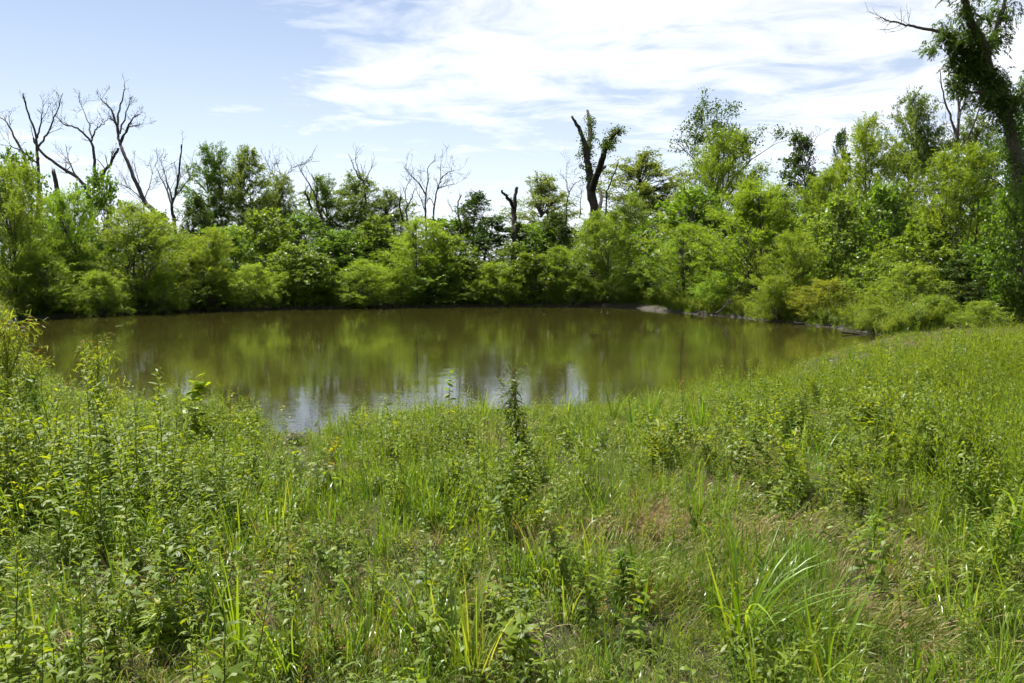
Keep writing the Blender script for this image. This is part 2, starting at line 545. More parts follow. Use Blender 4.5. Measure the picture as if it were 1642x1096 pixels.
def tree_meshes(name, seed, H, Rm, prof, stems, stem_r, nb, ntw, twl, nl, ll, lw, leafmat, bare=.03, rise=.45, droop=.25, flat=.4,
                hang=.25, inner=.3, lump=.25, lean=0.0, top_stem=.97, clumpy=.5, lift=.28):
    rng = np.random.default_rng(seed)
    tg, lg, bgm = Geo(), Geo(), Geo()
    # stems
    st = []
    for s in range(stems):
        az = rng.uniform(0, 6.283)
        rad = Rm * (.08 if stems == 1 else rng.uniform(.15, .5))
        top = H * (top_stem if s == 0 else rng.uniform(.6, .95))
        b = np.array([math.cos(az), math.sin(az), 0]) * rng.uniform(0, .12) * (stems > 1)
        e = np.array([math.cos(az) * rad + lean * H, math.sin(az) * rad, top])
        m = b * .6 + e * .4 + rng.normal(0, .05 * H, 3) * [1, 1, .3]; m[2] = top * .45
        b[2] = -.15
        pl = spline([b, m, e], 12)
        st.append(pl)
        r = stem_r * (1 if s == 0 else rng.uniform(.45, .8)) * np.linspace(1, .12, 12)
        tube(tg, pl, r, 6, rng=rng, jit=.1)
    ph = rng.uniform(0, 6.28, 6)
    # branch ends fill the crown envelope
    h = rng.beta(1.25, 1.1, nb) * (1 - bare) + bare
    az = rng.uniform(0, 6.283, nb)
    u = np.where(rng.random(nb) < inner, rng.uniform(.1, .7, nb), rng.uniform(.7, 1.05, nb))
    lm = 1 + lump * (np.sin(az * 2 + ph[0] + h * 5) + np.sin(az * 3 + ph[1] - h * 7) + .8 * np.sin(h * 13 + ph[2])) / 1.8
    rr = Rm * prof_at(prof, h) * u * lm
    ends = np.stack([rr * np.cos(az), rr * np.sin(az), h * H], 1)
    TB, TD, TL, TR = [], [], [], []
    for i in range(nb):
        e = ends[i]
        pl = st[rng.integers(len(st))]
        zroot = max(.12, e[2] - rise * (rr[i] + .3) - rng.uniform(0, .1) * H)
        k = np.clip(np.searchsorted(pl[:, 2], zroot), 0, len(pl) - 1)
        root = pl[k]
        e = e + root * [.55, .55, 0]
        ln = np.linalg.norm(e - root)
        mid = (root + e) * .5 + np.array([0, 0, ln * .10]) + rng.normal(0, .05, 3) * ln
        bp = spline([root, mid, e], 6)
        tube(bgm, bp, stem_r * np.interp(ln, [0, 3], [.10, .30]) * np.linspace(1, .15, 6), 4, cap=False)
        cr = rng.random()
        s = rng.uniform(.3, 1.0, ntw) ** .75
        s[: max(1, ntw // 4)] = 1.0
        base = np.stack([np.interp(s, np.linspace(0, 1, 6), bp[:, c]) for c in range(3)], 1)
        tan = nrm(bp[-1] - bp[-3])
        out = nrm(np.array([e[0], e[1], .001]) * [1, 1, 0] + 1e-6)
        d = tan * .7 + out * .35 + rng.normal(0, .62, (ntw, 3)) + np.array([0, 0, lift])
        TB.append(base); TD.append(nrm(d)); TL.append(rng.uniform(.55, 1.2, ntw) * twl); TR.append(np.full(ntw, cr))
    TB = np.concatenate(TB); TD = np.concatenate(TD); TL = np.concatenate(TL); TR = np.concatenate(TR)
    n = len(TB)
    # leaves along twigs
    s = np.linspace(.08, 1, nl)[None, :] + rng.uniform(-.05, .05, (n, nl))
    pos = TB[:, None] + TD[:, None] * (TL[:, None] * s)[..., None]
    pos[..., 2] -= droop * TL[:, None] * s * s
    pos += rng.normal(0, twl * .06, pos.shape)
    tand = TD[:, None] + np.stack([np.zeros_like(s), np.zeros_like(s), -2 * droop * s], -1)
    ld = nrm(tand) * .8 + rng.normal(0, .6, pos.shape) + np.array([0, 0, -hang])
    up = rng.normal(0, 1, pos.shape) * (1 - flat) + np.array([0, 0, 1.]) * flat
    P = pos.reshape(-1, 3); N_ = len(P)
    P[:, 2] = np.maximum(P[:, 2], .06)
    rnd = np.clip(np.repeat(TR, nl) * clumpy + rng.random(N_) * (1 - clumpy), 0, 1)
    sz = rng.uniform(.7, 1.25, N_)
    diamonds(lg, P, ld.reshape(-1, 3), up.reshape(-1, 3), ll * sz, lw * sz, rnd)
    return tg.mesh(name + '_trunk', M_BARK, True), lg.mesh(name + '_crown', leafmat), H, Rm, bgm.mesh(name + '_branches', M_BARK, True)


W_PROF = [(0, .55), (.12, .85), (.38, 1), (.62, .86), (.82, .52), (.95, .2), (1, .06)]
W2_PROF = [(0, .75), (.2, 1), (.5, .95), (.75, .72), (.92, .38), (1, .12)]
B_PROF = [(0, .6), (.2, .95), (.5, 1), (.8, .72), (1, .2)]
T_PROF = [(0, .15), (.2, .5), (.45, .95), (.65, 1), (.85, .68), (1, .15)]
K_PROF = [(0, .3), (.15, .8), (.35, 1), (.6, .8), (.8, .5), (1, .08)]
TREES = {'w': [], 's': [], 'b': [], 't': [], 'k': []}
for i in range(5):
    TREES['w'].append(tree_meshes('willow', 100 + i, 7, 2.35, W_PROF, 4, .075, 190, 9, .66, 18, .16, .032, M_WILLOW, clumpy=.6, lump=.4, rise=.85, droop=.14, hang=.1, lift=.55))
for i in range(3):
    TREES['w'].append(tree_meshes('upright_willow', 120 + i, 7, 2.2, [(0, .4), (.18, .75), (.42, 1), (.7, .85), (.88, .6), (1, .2)], 3, .08, 190, 9, .6, 18, .16, .034, M_WILLOW, clumpy=.6, lump=.5, rise=1.1, droop=.1, hang=.05, lift=.65, lean=(-.05, .04, .0)[i]))
for i in range(3):   # low, wide, many-stemmed willow
    TREES['s'].append(tree_meshes('shrub_willow', 140 + i, 3, 1.7, W2_PROF, 8, .03, 140, 9, .5, 16, .13, .028, M_WILLOW, rise=.9, droop=.35))
for i in range(5):
    TREES['b'].append(tree_meshes('broadleaf', 200 + i, 6, 2.2, B_PROF, 4, .06, 150, 7, .52, 9, .17, .115, M_BROAD, flat=.62, hang=.15, lump=.35))
for i in range(4):
    TREES['t'].append(tree_meshes('tall_tree', 300 + i, 12, 2.9, T_PROF, 2, .14, 190, 10, .75, 17, .17, .07, M_TALL, bare=.22, lump=.4, inner=.25))
for i in range(2):
    TREES['k'].append(tree_meshes('dark_tree', 400 + i, 9, 2.6, K_PROF, 1, .13, 150, 8, .6, 11, .15, .09, M_DARK, bare=.1, lump=.4, flat=.55))

NAMES = {'w': ('willow_tree', 'willow'), 's': ('willow_shrub', 'shrub'), 'b': ('broadleaf_tree', 'tree'), 't': ('tall_tree', 'tree'), 'k': ('dark_tree', 'tree')}
_rt = np.random.default_rng(77)


def plant_tree(kind, px, top, D, wpx, label, group, var=None, tint=None):
    x = float(wpos(px, (top + 500) / 2, D)[0])
    gz = float(ground_z(np.array(x), np.array(D)))
    h = float(wpos(px, top, D)[2]) - gz
    vs_ = TREES[kind]
    tm, lm, H, Rm, bm_ = vs_[(_rt.integers(len(vs_)) if var is None else var % len(vs_))]
    nm, cat = NAMES[kind]
    o = thing(nm, label, cat, (x, D, gz), group)
    sx = wpx / F_PX * D / (2 * Rm * .94)
    o.scale = (sx, sx, h * 1.02 / H)
    o.rotation_euler = (0, 0, _rt.uniform(0, 6.283))
    tr = obj('trunk', tm, o)
    obj('branches', bm_, tr)
    cr = obj('crown', lm, o, 'stuff')
    c = np.ones(3) if tint is None else np.array(tint, float)
    c = c * _rt.uniform(.86, 1.12) * _rt.uniform(.98, 1.02, 3)
    cr.color = (*c, 1)
    return o


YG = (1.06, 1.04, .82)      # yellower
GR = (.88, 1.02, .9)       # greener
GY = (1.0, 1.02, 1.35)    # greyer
G_FAR = 'trees and shrubs along the far bank'
for row in [
    # kind, px, top, D, width, label, tint
    ('w', 22, 272, 50.0, 135, 'tall full willow cut by the picture edge, under the bare trees', None),
    ('w', 66, 415, 48.6, 105, 'small yellow-green willow hanging over the water, below the tall edge willow', YG),
    ('w', 112, 318, 54.0, 100, 'slim willow between the tall edge willow and the glossy broadleaf tree', GR),
    ('b', 158, 282, 60.0, 95, 'bright glossy broadleaf tree rising under the wide forked dead tree', GR),
    ('w', 222, 332, 54.5, 165, 'widest rounded willow on the far bank, below the leaning dead tree', None),
    ('s', 262, 440, 53.5, 70, 'low willow shrub at the foot of the widest rounded willow', YG),
    ('w', 332, 372, 57.5, 95, 'medium willow with pale rounded head right of the widest willow', YG),
    ('b', 300, 392, 58.5, 85, 'dark broadleaf shrub squeezed between two willows under the upright dead tree', GR),
    ('b', 340, 450, 56.0, 75, 'low pale leafy shrub below the medium rounded willow', YG),
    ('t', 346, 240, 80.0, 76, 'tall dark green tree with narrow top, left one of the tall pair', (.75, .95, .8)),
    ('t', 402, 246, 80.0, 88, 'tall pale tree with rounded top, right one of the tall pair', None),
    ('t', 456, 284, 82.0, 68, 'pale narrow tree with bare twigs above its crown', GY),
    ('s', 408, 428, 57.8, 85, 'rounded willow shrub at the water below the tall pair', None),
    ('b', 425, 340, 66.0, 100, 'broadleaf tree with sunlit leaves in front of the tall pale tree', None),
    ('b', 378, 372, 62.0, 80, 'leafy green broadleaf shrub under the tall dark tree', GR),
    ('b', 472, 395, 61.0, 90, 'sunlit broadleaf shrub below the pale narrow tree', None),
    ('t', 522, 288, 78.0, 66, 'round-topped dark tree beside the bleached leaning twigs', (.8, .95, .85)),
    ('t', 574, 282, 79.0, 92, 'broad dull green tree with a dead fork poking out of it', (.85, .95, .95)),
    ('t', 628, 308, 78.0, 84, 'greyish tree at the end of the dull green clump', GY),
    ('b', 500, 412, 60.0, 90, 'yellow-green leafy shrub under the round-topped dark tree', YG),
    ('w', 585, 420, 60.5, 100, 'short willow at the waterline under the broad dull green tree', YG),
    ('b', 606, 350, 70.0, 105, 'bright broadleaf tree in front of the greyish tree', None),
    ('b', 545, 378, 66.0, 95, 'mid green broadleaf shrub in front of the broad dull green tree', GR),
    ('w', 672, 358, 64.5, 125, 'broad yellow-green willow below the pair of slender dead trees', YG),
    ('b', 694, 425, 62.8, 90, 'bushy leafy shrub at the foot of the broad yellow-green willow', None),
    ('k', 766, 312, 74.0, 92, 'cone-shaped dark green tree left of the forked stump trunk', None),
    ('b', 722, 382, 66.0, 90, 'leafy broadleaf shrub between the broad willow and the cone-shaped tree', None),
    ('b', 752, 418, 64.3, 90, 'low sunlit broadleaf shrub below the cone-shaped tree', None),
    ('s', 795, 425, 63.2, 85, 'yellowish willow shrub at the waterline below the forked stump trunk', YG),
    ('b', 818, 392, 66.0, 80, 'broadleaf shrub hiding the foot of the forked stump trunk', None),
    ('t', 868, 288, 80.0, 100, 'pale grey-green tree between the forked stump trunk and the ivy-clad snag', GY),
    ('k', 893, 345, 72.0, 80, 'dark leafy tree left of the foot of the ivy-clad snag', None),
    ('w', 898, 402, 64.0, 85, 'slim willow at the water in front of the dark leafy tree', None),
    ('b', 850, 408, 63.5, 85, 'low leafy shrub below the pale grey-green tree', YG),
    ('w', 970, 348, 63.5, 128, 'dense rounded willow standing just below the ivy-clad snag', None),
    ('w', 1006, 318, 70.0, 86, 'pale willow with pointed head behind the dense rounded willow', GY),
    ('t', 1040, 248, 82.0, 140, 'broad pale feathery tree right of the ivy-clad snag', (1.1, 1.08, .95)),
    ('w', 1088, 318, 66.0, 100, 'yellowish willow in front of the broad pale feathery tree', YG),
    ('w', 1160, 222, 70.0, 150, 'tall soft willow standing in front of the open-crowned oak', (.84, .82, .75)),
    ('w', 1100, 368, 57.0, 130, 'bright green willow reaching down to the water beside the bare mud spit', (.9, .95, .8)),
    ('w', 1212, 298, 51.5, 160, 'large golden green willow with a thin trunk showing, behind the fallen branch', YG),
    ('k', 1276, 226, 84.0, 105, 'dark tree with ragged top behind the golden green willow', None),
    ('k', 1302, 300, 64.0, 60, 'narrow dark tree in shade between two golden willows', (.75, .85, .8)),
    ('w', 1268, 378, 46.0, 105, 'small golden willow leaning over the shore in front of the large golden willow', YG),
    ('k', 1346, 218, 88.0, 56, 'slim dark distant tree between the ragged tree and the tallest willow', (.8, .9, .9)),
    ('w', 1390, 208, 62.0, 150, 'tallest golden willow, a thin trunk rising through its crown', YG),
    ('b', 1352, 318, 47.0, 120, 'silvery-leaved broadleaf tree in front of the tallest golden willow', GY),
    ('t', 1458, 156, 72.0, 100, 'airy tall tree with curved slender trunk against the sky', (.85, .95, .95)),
    ('t', 1560, 190, 70.0, 110, 'tall dull tree behind the bare branches near the leaning giant', (.8, .9, .85)),
    ('w', 1545, 248, 41.5, 165, 'big bronze-green willow below the leaning giant tree', YG),
    ('b', 1480, 362, 42.5, 130, 'sunlit large-leaved broadleaf shrub in front of the big bronze-green willow', None),
    ('k', 1582, 392, 38.0, 130, 'deep green bushy tree filling the shade under the bronze willow', None),
    ('b', 1636, 455, 33.5, 70, 'bright low leafy bush at the edge of the clearing', None),
    ('s', 1332, 452, 42.6, 105, 'golden shrub with feathery twigs on the curved shore', (1.25, 1.0, .85)),
    ('s', 1462, 428, 38.0, 130, 'wide feathery bush at the edge of the clearing beyond the shore', (1.1, 1.05, 1.1)),
    ('s', 1245, 448, 44.8, 80, 'low willow shrub beside the fallen log on the shore', YG),
    ('k', 1640, 150, 44.0, 130, 'dense dark tree behind the trunk of the leaning giant', (.85, 1, .9)),
    ('b', 1420, 300, 52.0, 110, 'shaded broadleaf tree behind the silvery-leaved tree', GR),
    ('k', 1430, 330, 58.0, 120, 'dark tree in the hollow behind the sunlit large-leaved shrub', None),
    ('s', 160, 440, 50.5, 85, 'low shaded willow shrub at the waterline under the slim willow', None),
    ('s', 455, 440, 58.8, 70, 'small yellow willow shrub at the waterline near the sunlit broadleaf shrub', YG),
    ('b', 540, 446, 60.8, 70, 'small dense leafy shrub between the yellow-green shrub and short willow', None),
    ('s', 640, 432, 62.0, 70, 'small willow shrub at the waterline left of the broad yellow-green willow', YG),
    ('s', 745, 452, 63.0, 70, 'small olive willow shrub at the waterline below the cone-shaped tree', None),
    ('s', 925, 440, 63.3, 70, 'low willow shrub at the waterline left of the dense rounded willow', None),
    ('b', 1035, 430, 63.0, 70, 'shaded leafy shrub at the back of the bare mud spit', GR),
    ('s', 1160, 440, 53.0, 90, 'willow shrub above the fallen branch, below the large golden willow', GR),
    ('b', 1195, 370, 60.0, 100, 'leafy shrub glimpsed between the bright green and the golden willow', GR),
    ('b', 1400, 420, 41.5, 90, 'shaded broadleaf shrub behind the wide feathery bush', None),
    ('k', 1530, 420, 37.5, 110, 'dark leafy shrub beside the tall grass of the clearing', None),
    ('b', 25, 250, 62.0, 110, 'broadleaf tree top showing behind the tall edge willow', GR),
    ('b', 258, 345, 68.0, 80, 'broadleaf tree under the foot of the leaning dead tree', None),
    ('k', 318, 318, 74.0, 80, 'dark broadleaf tree beside the upright dead tree', None),
    ('b', 960, 345, 76.0, 90, 'broadleaf tree behind the foot of the ivy-clad snag', None),
    ('w', 1240, 312, 66.0, 100, 'soft green willow behind the large golden green willow', None),
    ('w', 1325, 285, 60.0, 100, 'golden willow top between the narrow dark tree and the tallest willow', YG),
    ('b', 1630, 300, 34.5, 105, 'leafy tree hiding the lower trunk of the leaning giant', GR),
    ('s', 1500, 478, 34.5, 80, 'low feathery shrub where the clearing meets the thicket', YG),
    ('s', 1572, 486, 32.5, 75, 'small rounded shrub in the clearing below the deep green bushy tree', None),
    ('s', 1405, 492, 36.5, 60, 'small olive shrub at the corner of the curved shore', YG),
    ('b', 100, 380, 57.0, 110, 'leafy shrub in shade behind the small yellow-green willow', None),
]:
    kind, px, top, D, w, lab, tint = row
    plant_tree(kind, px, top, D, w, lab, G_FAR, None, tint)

# the thicket's second line, showing as slivers between the crowns of the front trees
KEYS = [(22, 'tall edge willow'), (112, 'slim willow'), (158, 'glossy broadleaf tree'), (222, 'widest rounded willow'), (346, 'tall dark green tree'), (402, 'tall pale tree'),
        (456, 'pale narrow tree'), (522, 'round-topped dark tree'), (574, 'broad dull green tree'), (628, 'greyish tree'), (672, 'broad yellow-green willow'), (766, 'cone-shaped dark tree'),
        (825, 'forked stump trunk'), (868, 'pale grey-green tree'), (950, 'ivy-clad snag'), (1040, 'broad pale feathery tree'), (1160, 'tall soft willow'), (1222, 'large golden willow'),
        (1276, 'ragged-topped dark tree'), (1346, 'slim dark distant tree'), (1390, 'tallest golden willow'), (1458, 'airy tall tree'), (1545, 'big bronze-green willow'), (1642, 'leaning giant')]
for i in range(len(KEYS) - 1):
    (pa, na), (pb, nb_) = KEYS[i], KEYS[i + 1]
    px = (pa + pb) / 2
    D = _rt.uniform(68, 82) if px < 1050 else _rt.uniform(62, 76)
    top = _rt.uniform(348, 382) if px < 1010 else _rt.uniform(295, 335)
    plant_tree('bbk'[i % 3], px, top, D, max(115, (pb - pa) * 1.25), 'shaded back tree glimpsed between the %s and the %s' % (na, nb_), 'back line of the thicket', None, GR)
# trees cut by or just past the frame keep the thicket going round the pond
for (k, px, top, D, w, lab) in (('w', -75, 300, 46, 150, 'willow mostly past the picture edge beside the tall edge willow'), ('b', -150, 330, 50, 150, 'broadleaf tree past the edge beyond the tall edge willow'),
                                ('w', 1720, 300, 38, 160, 'willow past the picture edge beyond the leaning giant'), ('k', 1700, 200, 50, 150, 'dark tree past the picture edge behind the leaning giant')):
    plant_tree(k, px, top, D, w, lab, 'thicket beyond the edges', None, None)


# ---- branching skeletons
def grow(rng, p0, d0, length, r0, level, out, tips, spread=.7, kids=(3, 5), up=.2, wig=.16, taper=.35, ratio=(.45, .75)):
    n = 6
    pts = [np.array(p0, float)]; d = nrm(np.array(d0, float))
    for i in range(n - 1):
        d = nrm(d + rng.normal(0, wig, 3) + np.array([0, 0, up * .15]))
        pts.append(pts[-1] + d * length / (n - 1))
    pts = np.array(pts)
    out.append((pts, r0 * np.linspace(1, taper, n), level))
    if level == 0:
        tips.append((pts[-1], d)); tips.append((pts[3], d))
        return
    for k in range(rng.integers(kids[0], kids[1] + 1)):
        t = rng.uniform(.3, 1.0) if k else 1.0
        j = int(t * (n - 1))
        nd = nrm(nrm(pts[j] - pts[max(j - 1, 0)]) + rng.normal(0, spread, 3) + np.array([0, 0, up]))
        grow(rng, pts[j], nd, length * rng.uniform(*ratio), max(r0 * np.interp(j, [0, n - 1], [1, taper]) * rng.uniform(.5, .8), .008), level - 1, out, tips, spread, kids, up, wig, taper, ratio)


def dead_tree(label, D, limbs, rad, seed, group=None, twigs=4, twig_len=1.6, twig_lv=1, name='dead_tree', cat='dead tree', mat=None, tw_r=.022, base=True, jag=False, depth=.02):
    """limbs: photo polylines, the first one is the trunk; each point gets a depth of its own round D"""
    rng = np.random.default_rng(seed)
    mat = mat or M_DEAD
    p0 = limbs[0][0]
    x0 = float(wpos(p0[0], p0[1], D)[0])
    gz = float(ground_z(np.array(x0), np.array(D)))
    o = thing(name, label, cat, (x0, D, gz), group)
    org = np.array([x0, D, gz])
    W = []
    for li, pl in enumerate(limbs):
        dd = 0.; P = []
        slope = rng.normal(0, depth) if li else rng.normal(0, depth * .3)
        start = D
        if li:   # start where it leaves an earlier limb
            b = wpos(pl[0][0], pl[0][1], D)
            best = min(((np.hypot(q[0] - b[0], q[2] - b[2]), q[1]) for w in W for q in w), key=lambda a: a[0])
            start = best[1]
        for k, (px, py) in enumerate(pl):
            dd = start * slope * k
            P.append(wpos(px, py, start + dd))
        P = np.array(P)
        if li == 0 and base:
            P = np.vstack([[P[0][0] + rng.normal(0, .1), D, gz - .2], P])
        Pn = spline(P, max(8, 4 * len(P)))
        if not jag:
            Pn[1:-1] += rng.normal(0, .035, Pn[1:-1].shape)
        W.append(Pn)
        g = Geo()
        r0, r1 = rad[li] if li < len(rad) else rad[-1]
        tube(g, Pn - org, np.linspace(r0, r1, len(Pn)), 8 if r0 > .12 else 6, rng=rng, jit=.14)
        if jag:   # splintered end
            e = Pn[-1] - org
            for k in range(5):
                a = rng.uniform(0, 6.28)
                b0 = e + np.array([math.cos(a), math.sin(a), -.3]) * r1 * .6
                tube(g, np.array([b0, b0 + (0, 0, rng.uniform(.25, .6))]), [r1 * .35, .01], 4, cap=False)
        tw = Geo()
        nt = twigs + int(twigs * .5 * (li > 0))
        for k in range(nt):
            j = rng.integers(int(len(Pn) * .35), len(Pn))
            tn = nrm(Pn[min(j, len(Pn) - 1)] - Pn[j - 1])
            segs = []; tips = []
            d = nrm(tn * .8 + rng.normal(0, .6, 3) * [1, .8, .8] + np.array([0, 0, .35]))
            rr = min(max(np.interp(j, [0, len(Pn)], [r0, r1]) * .55, tw_r), .07)
            grow(rng, Pn[j] - org, d, twig_len * rng.uniform(.5, 1.2), rr, twig_lv, segs, tips, .6, (2, 4), .25, .13, .4)
            for (s, r, lv) in segs:
                tube(tw, s, np.maximum(r * .8, .008), 4, cap=False)
        lo_ = obj('trunk' if li == 0 else 'limb', g.mesh('dead_wood', mat, True), o)
        if nt:
            obj('twigs', tw.mesh('dead_twigs', mat, True), lo_, 'stuff')
    return o, W, org


GD = 'bare dead trees behind the thicket'
A_ = dead_tree('bare dead tree with spreading crown nearest the picture edge', 74,
               [[(64, 330), (62, 290), (60, 250), (57, 215), (45, 180), (37, 150)], [(61, 240), (75, 215), (90, 182), (101, 150)], [(60, 222), (66, 195), (70, 168)],
                [(46, 262), (26, 225), (10, 197), (-4, 186)], [(60, 262), (30, 240), (2, 232)]],
               [(.20, .05), (.11, .025), (.09, .02), (.13, .03), (.09, .02)], 1, GD, 4, 1.15, 2)
dead_tree('wide forked dead tree over the glossy broadleaf tree', 76,
          [[(146, 345), (134, 296), (100, 270), (66, 245), (54, 222)], [(150, 310), (152, 262), (146, 228), (125, 206), (105, 200), (88, 186)], [(147, 226), (141, 195), (128, 165)],
           [(155, 296), (175, 265), (190, 238)], [(147, 222), (156, 206), (168, 198)], [(128, 292), (112, 262), (105, 232)]],
          [(.20, .10), (.15, .03), (.09, .02), (.15, .10), (.09, .03), (.09, .02)], 2, GD, 4, 1.1, 2)
dead_tree('tallest dead tree, its dark trunk leaning to a ragged top', 70,
          [[(250, 352), (232, 325), (215, 285), (200, 250), (193, 230), (188, 205), (191, 180), (198, 152), (200, 134)], [(190, 212), (178, 176), (163, 160)], [(193, 232), (206, 206), (226, 200)],
           [(194, 226), (212, 192), (224, 184)], [(190, 200), (176, 190)], [(192, 215), (204, 178), (209, 160)]],
          [(.24, .03), (.12, .03), (.10, .03), (.10, .03), (.07, .04), (.08, .02)], 3, GD, 4, .8, 2)
dead_tree('upright dead tree with one tall spike beside the tall dark tree', 72,
          [[(280, 362), (276, 335), (284, 298), (289, 258), (291, 232)], [(276, 330), (265, 300), (248, 266)], [(277, 325), (270, 298), (262, 270)], [(279, 318), (298, 294), (306, 282)]],
          [(.17, .05), (.10, .02), (.09, .02), (.08, .02)], 4, GD, 4, 1.5, 2)
dead_tree('low bare bush of grey branches behind the widest willow', 78,
          [[(232, 350), (228, 320), (222, 290), (215, 262)], [(229, 325), (240, 298), (246, 270)], [(226, 318), (205, 300), (180, 292)]],
          [(.09, .02), (.07, .02), (.06, .02)], 41, GD, 6, 1.6, 2)
dead_tree('short broken dead stub among the edge branches', 70, [[(93, 330), (91, 300), (86, 276)]], [(.20, .17)], 5, GD, 0, jag=True)
dead_tree('thin bare twigs above the pale narrow tree', 83, [[(455, 340), (452, 296), (446, 268)], [(453, 298), (462, 275), (476, 266)], [(452, 300), (436, 276), (432, 268)]],
          [(.08, .015), (.05, .015), (.05, .015)], 6, GD, 5, 1.5, 2)
dead_tree('bleached leaning dead tree left of the round-topped dark tree', 76,
          [[(522, 372), (509, 326), (509, 302), (499, 279)], [(508, 318), (493, 290), (478, 266)], [(500, 336), (489, 307)]],
          [(.13, .03), (.08, .02), (.11, .08)], 7, GD, 4, 1.4, 1)
dead_tree('dead fork rising out of the broad dull green tree', 80,
          [[(586, 345), (584, 296), (575, 284), (566, 264), (559, 248)], [(584, 298), (582, 278), (578, 264)], [(584, 290), (590, 280), (597, 268)], [(578, 286), (571, 258), (573, 244)]],
          [(.13, .02), (.08, .03), (.08, .03), (.05, .015)], 8, GD, 3, 1.0, 1)
dead_tree('crooked small dead tree left of the slender dead pair', 76,
          [[(655, 372), (651, 340), (657, 325), (666, 302)], [(648, 358), (641, 334), (642, 316)], [(653, 330), (650, 305), (660, 285)]],
          [(.12, .03), (.10, .06), (.06, .02)], 9, GD, 3, 1.1, 1)
dead_tree('slender dead tree with forked top, one of a close pair', 78,
          [[(684, 372), (682, 331), (683, 311), (687, 290), (687, 270), (698, 256)], [(683, 312), (673, 296), (661, 285), (651, 272)], [(682, 340), (674, 318), (668, 306)]],
          [(.12, .02), (.08, .02), (.06, .02)], 10, GD, 4, 1.3, 2)
dead_tree('slender dead tree with side arms, right one of the close pair', 77,
          [[(695, 365), (698, 322), (702, 302), (706, 287), (707, 262)], [(703, 303), (715, 299), (729, 294)], [(706, 288), (714, 280), (724, 274)], [(697, 335), (690, 318), (682, 330)]],
          [(.12, .02), (.06, .02), (.06, .02), (.05, .02)], 11, GD, 4, 1.2, 2)
dead_tree('small hooked dead trunk left of the cone-shaped tree', 74,
          [[(738, 372), (737, 352), (734, 331), (740, 313)], [(737, 350), (728, 338), (718, 328)]], [(.11, .06), (.05, .015)], 12, GD, 2, .9, 1)
dead_tree('forked stump trunk with two sawn arms against the sky', 70,
          [[(826, 385), (825, 360), (824, 331)], [(824, 334), (815, 319), (805, 306)], [(825, 336), (826, 318), (829, 301)]],
          [(.27, .24), (.19, .09), (.20, .13)], 13, None, 0, jag=False, cat='dead tree', mat=M_SNAG)
SN, SNW, SNO = dead_tree('tall dark snag with broken limbs clad in ivy', 69,
          [[(954, 352), (948, 313), (946, 286), (941, 254), (936, 227), (929, 206), (917, 187)], [(942, 250), (946, 216), (945, 194), (942, 178)],
           [(949, 304), (958, 279), (967, 251), (974, 230), (984, 216), (993, 210)], [(957, 281), (964, 273), (971, 267)], [(957, 345), (964, 322), (961, 303)]],
          [(.46, .11), (.24, .12), (.31, .10), (.15, .11), (.20, .12)], 14, None, 0, mat=M_SNAG)
dead_tree('bare twiggy dead tree left of the ivy-clad snag', 78,
          [[(908, 350), (909, 330), (913, 310), (920, 296), (932, 289)], [(913, 311), (909, 296), (908, 280)], [(929, 350), (931, 325), (932, 304)]],
          [(.09, .02), (.06, .02), (.05, .015)], 15, GD, 4, 1.3, 2)
dead_tree('thin straight dead pole leaning right of the ivy-clad snag', 75, [[(972, 325), (977, 299), (992, 260)]], [(.09, .06)], 16, GD, 0)
dead_tree('bare dead tree with several upright limbs beside the leaning giant', 60,
          [[(1537, 300), (1535, 235), (1527, 194), (1513, 153), (1507, 112)], [(1535, 238), (1537, 169), (1530, 120)], [(1536, 192), (1545, 168), (1555, 146)], [(1538, 240), (1560, 205), (1572, 165)], [(1536, 225), (1520, 205), (1514, 198)]],
          [(.17, .03), (.13, .03), (.09, .02), (.09, .02), (.05, .02)], 17, GD, 4, 1.1, 1)
dead_tree('wisps of bare twigs beside the dark ragged-topped tree', 82, [[(1294, 300), (1292, 262), (1286, 232)], [(1292, 268), (1300, 245), (1302, 228)]], [(.06, .015), (.05, .015)], 18, GD, 4, 1.1, 2)


def leaf_clusters(g, rng, centers, n, spread, ll, lw, flat=.55, hang=.4, stretch=(1, 1, .7)):
    m = len(centers)
    P = np.repeat(centers, n, 0) + rng.normal(0, 1, (m * n, 3)) * spread * np.array(stretch)
    d = rng.normal(0, .8, P.shape) + np.array([0, 0, -hang])
    up = rng.normal(0, 1, P.shape) * (1 - flat) + np.array([0, 0, flat])
    s = rng.uniform(.65, 1.25, len(P))
    r = np.clip(np.repeat(rng.random(m), n) * .5 + rng.random(len(P)) * .5, 0, 1)
    diamonds(g, P, d, up, ll * s, lw * s, r)


def ivy_on_snag():
    rng = np.random.default_rng(50); g = Geo(); C = []
    for w, lo, hi, n in ((SNW[0], .35, .75, 20), (SNW[1], .05, .9, 24), (SNW[2], .5, .98, 26)):
        for k in range(n):
            t = rng.uniform(lo, hi) * (len(w) - 1)
            C.append(w[int(t)] - SNO + rng.normal(0, .20, 3))
    for k in range(9):    # a few sprigs between the limbs
        t = SNW[0][int(rng.uniform(.3, .7) * len(SNW[0]))] - SNO
        C.append(t + np.array([rng.uniform(-.7, .9), rng.normal(0, .3), rng.uniform(-.4, .4)]))
    leaf_clusters(g, rng, np.array(C), 46, .19, .15, .11)
    c = obj('ivy', g.mesh('ivy', M_DARK), SN, 'stuff')


ivy_on_snag()


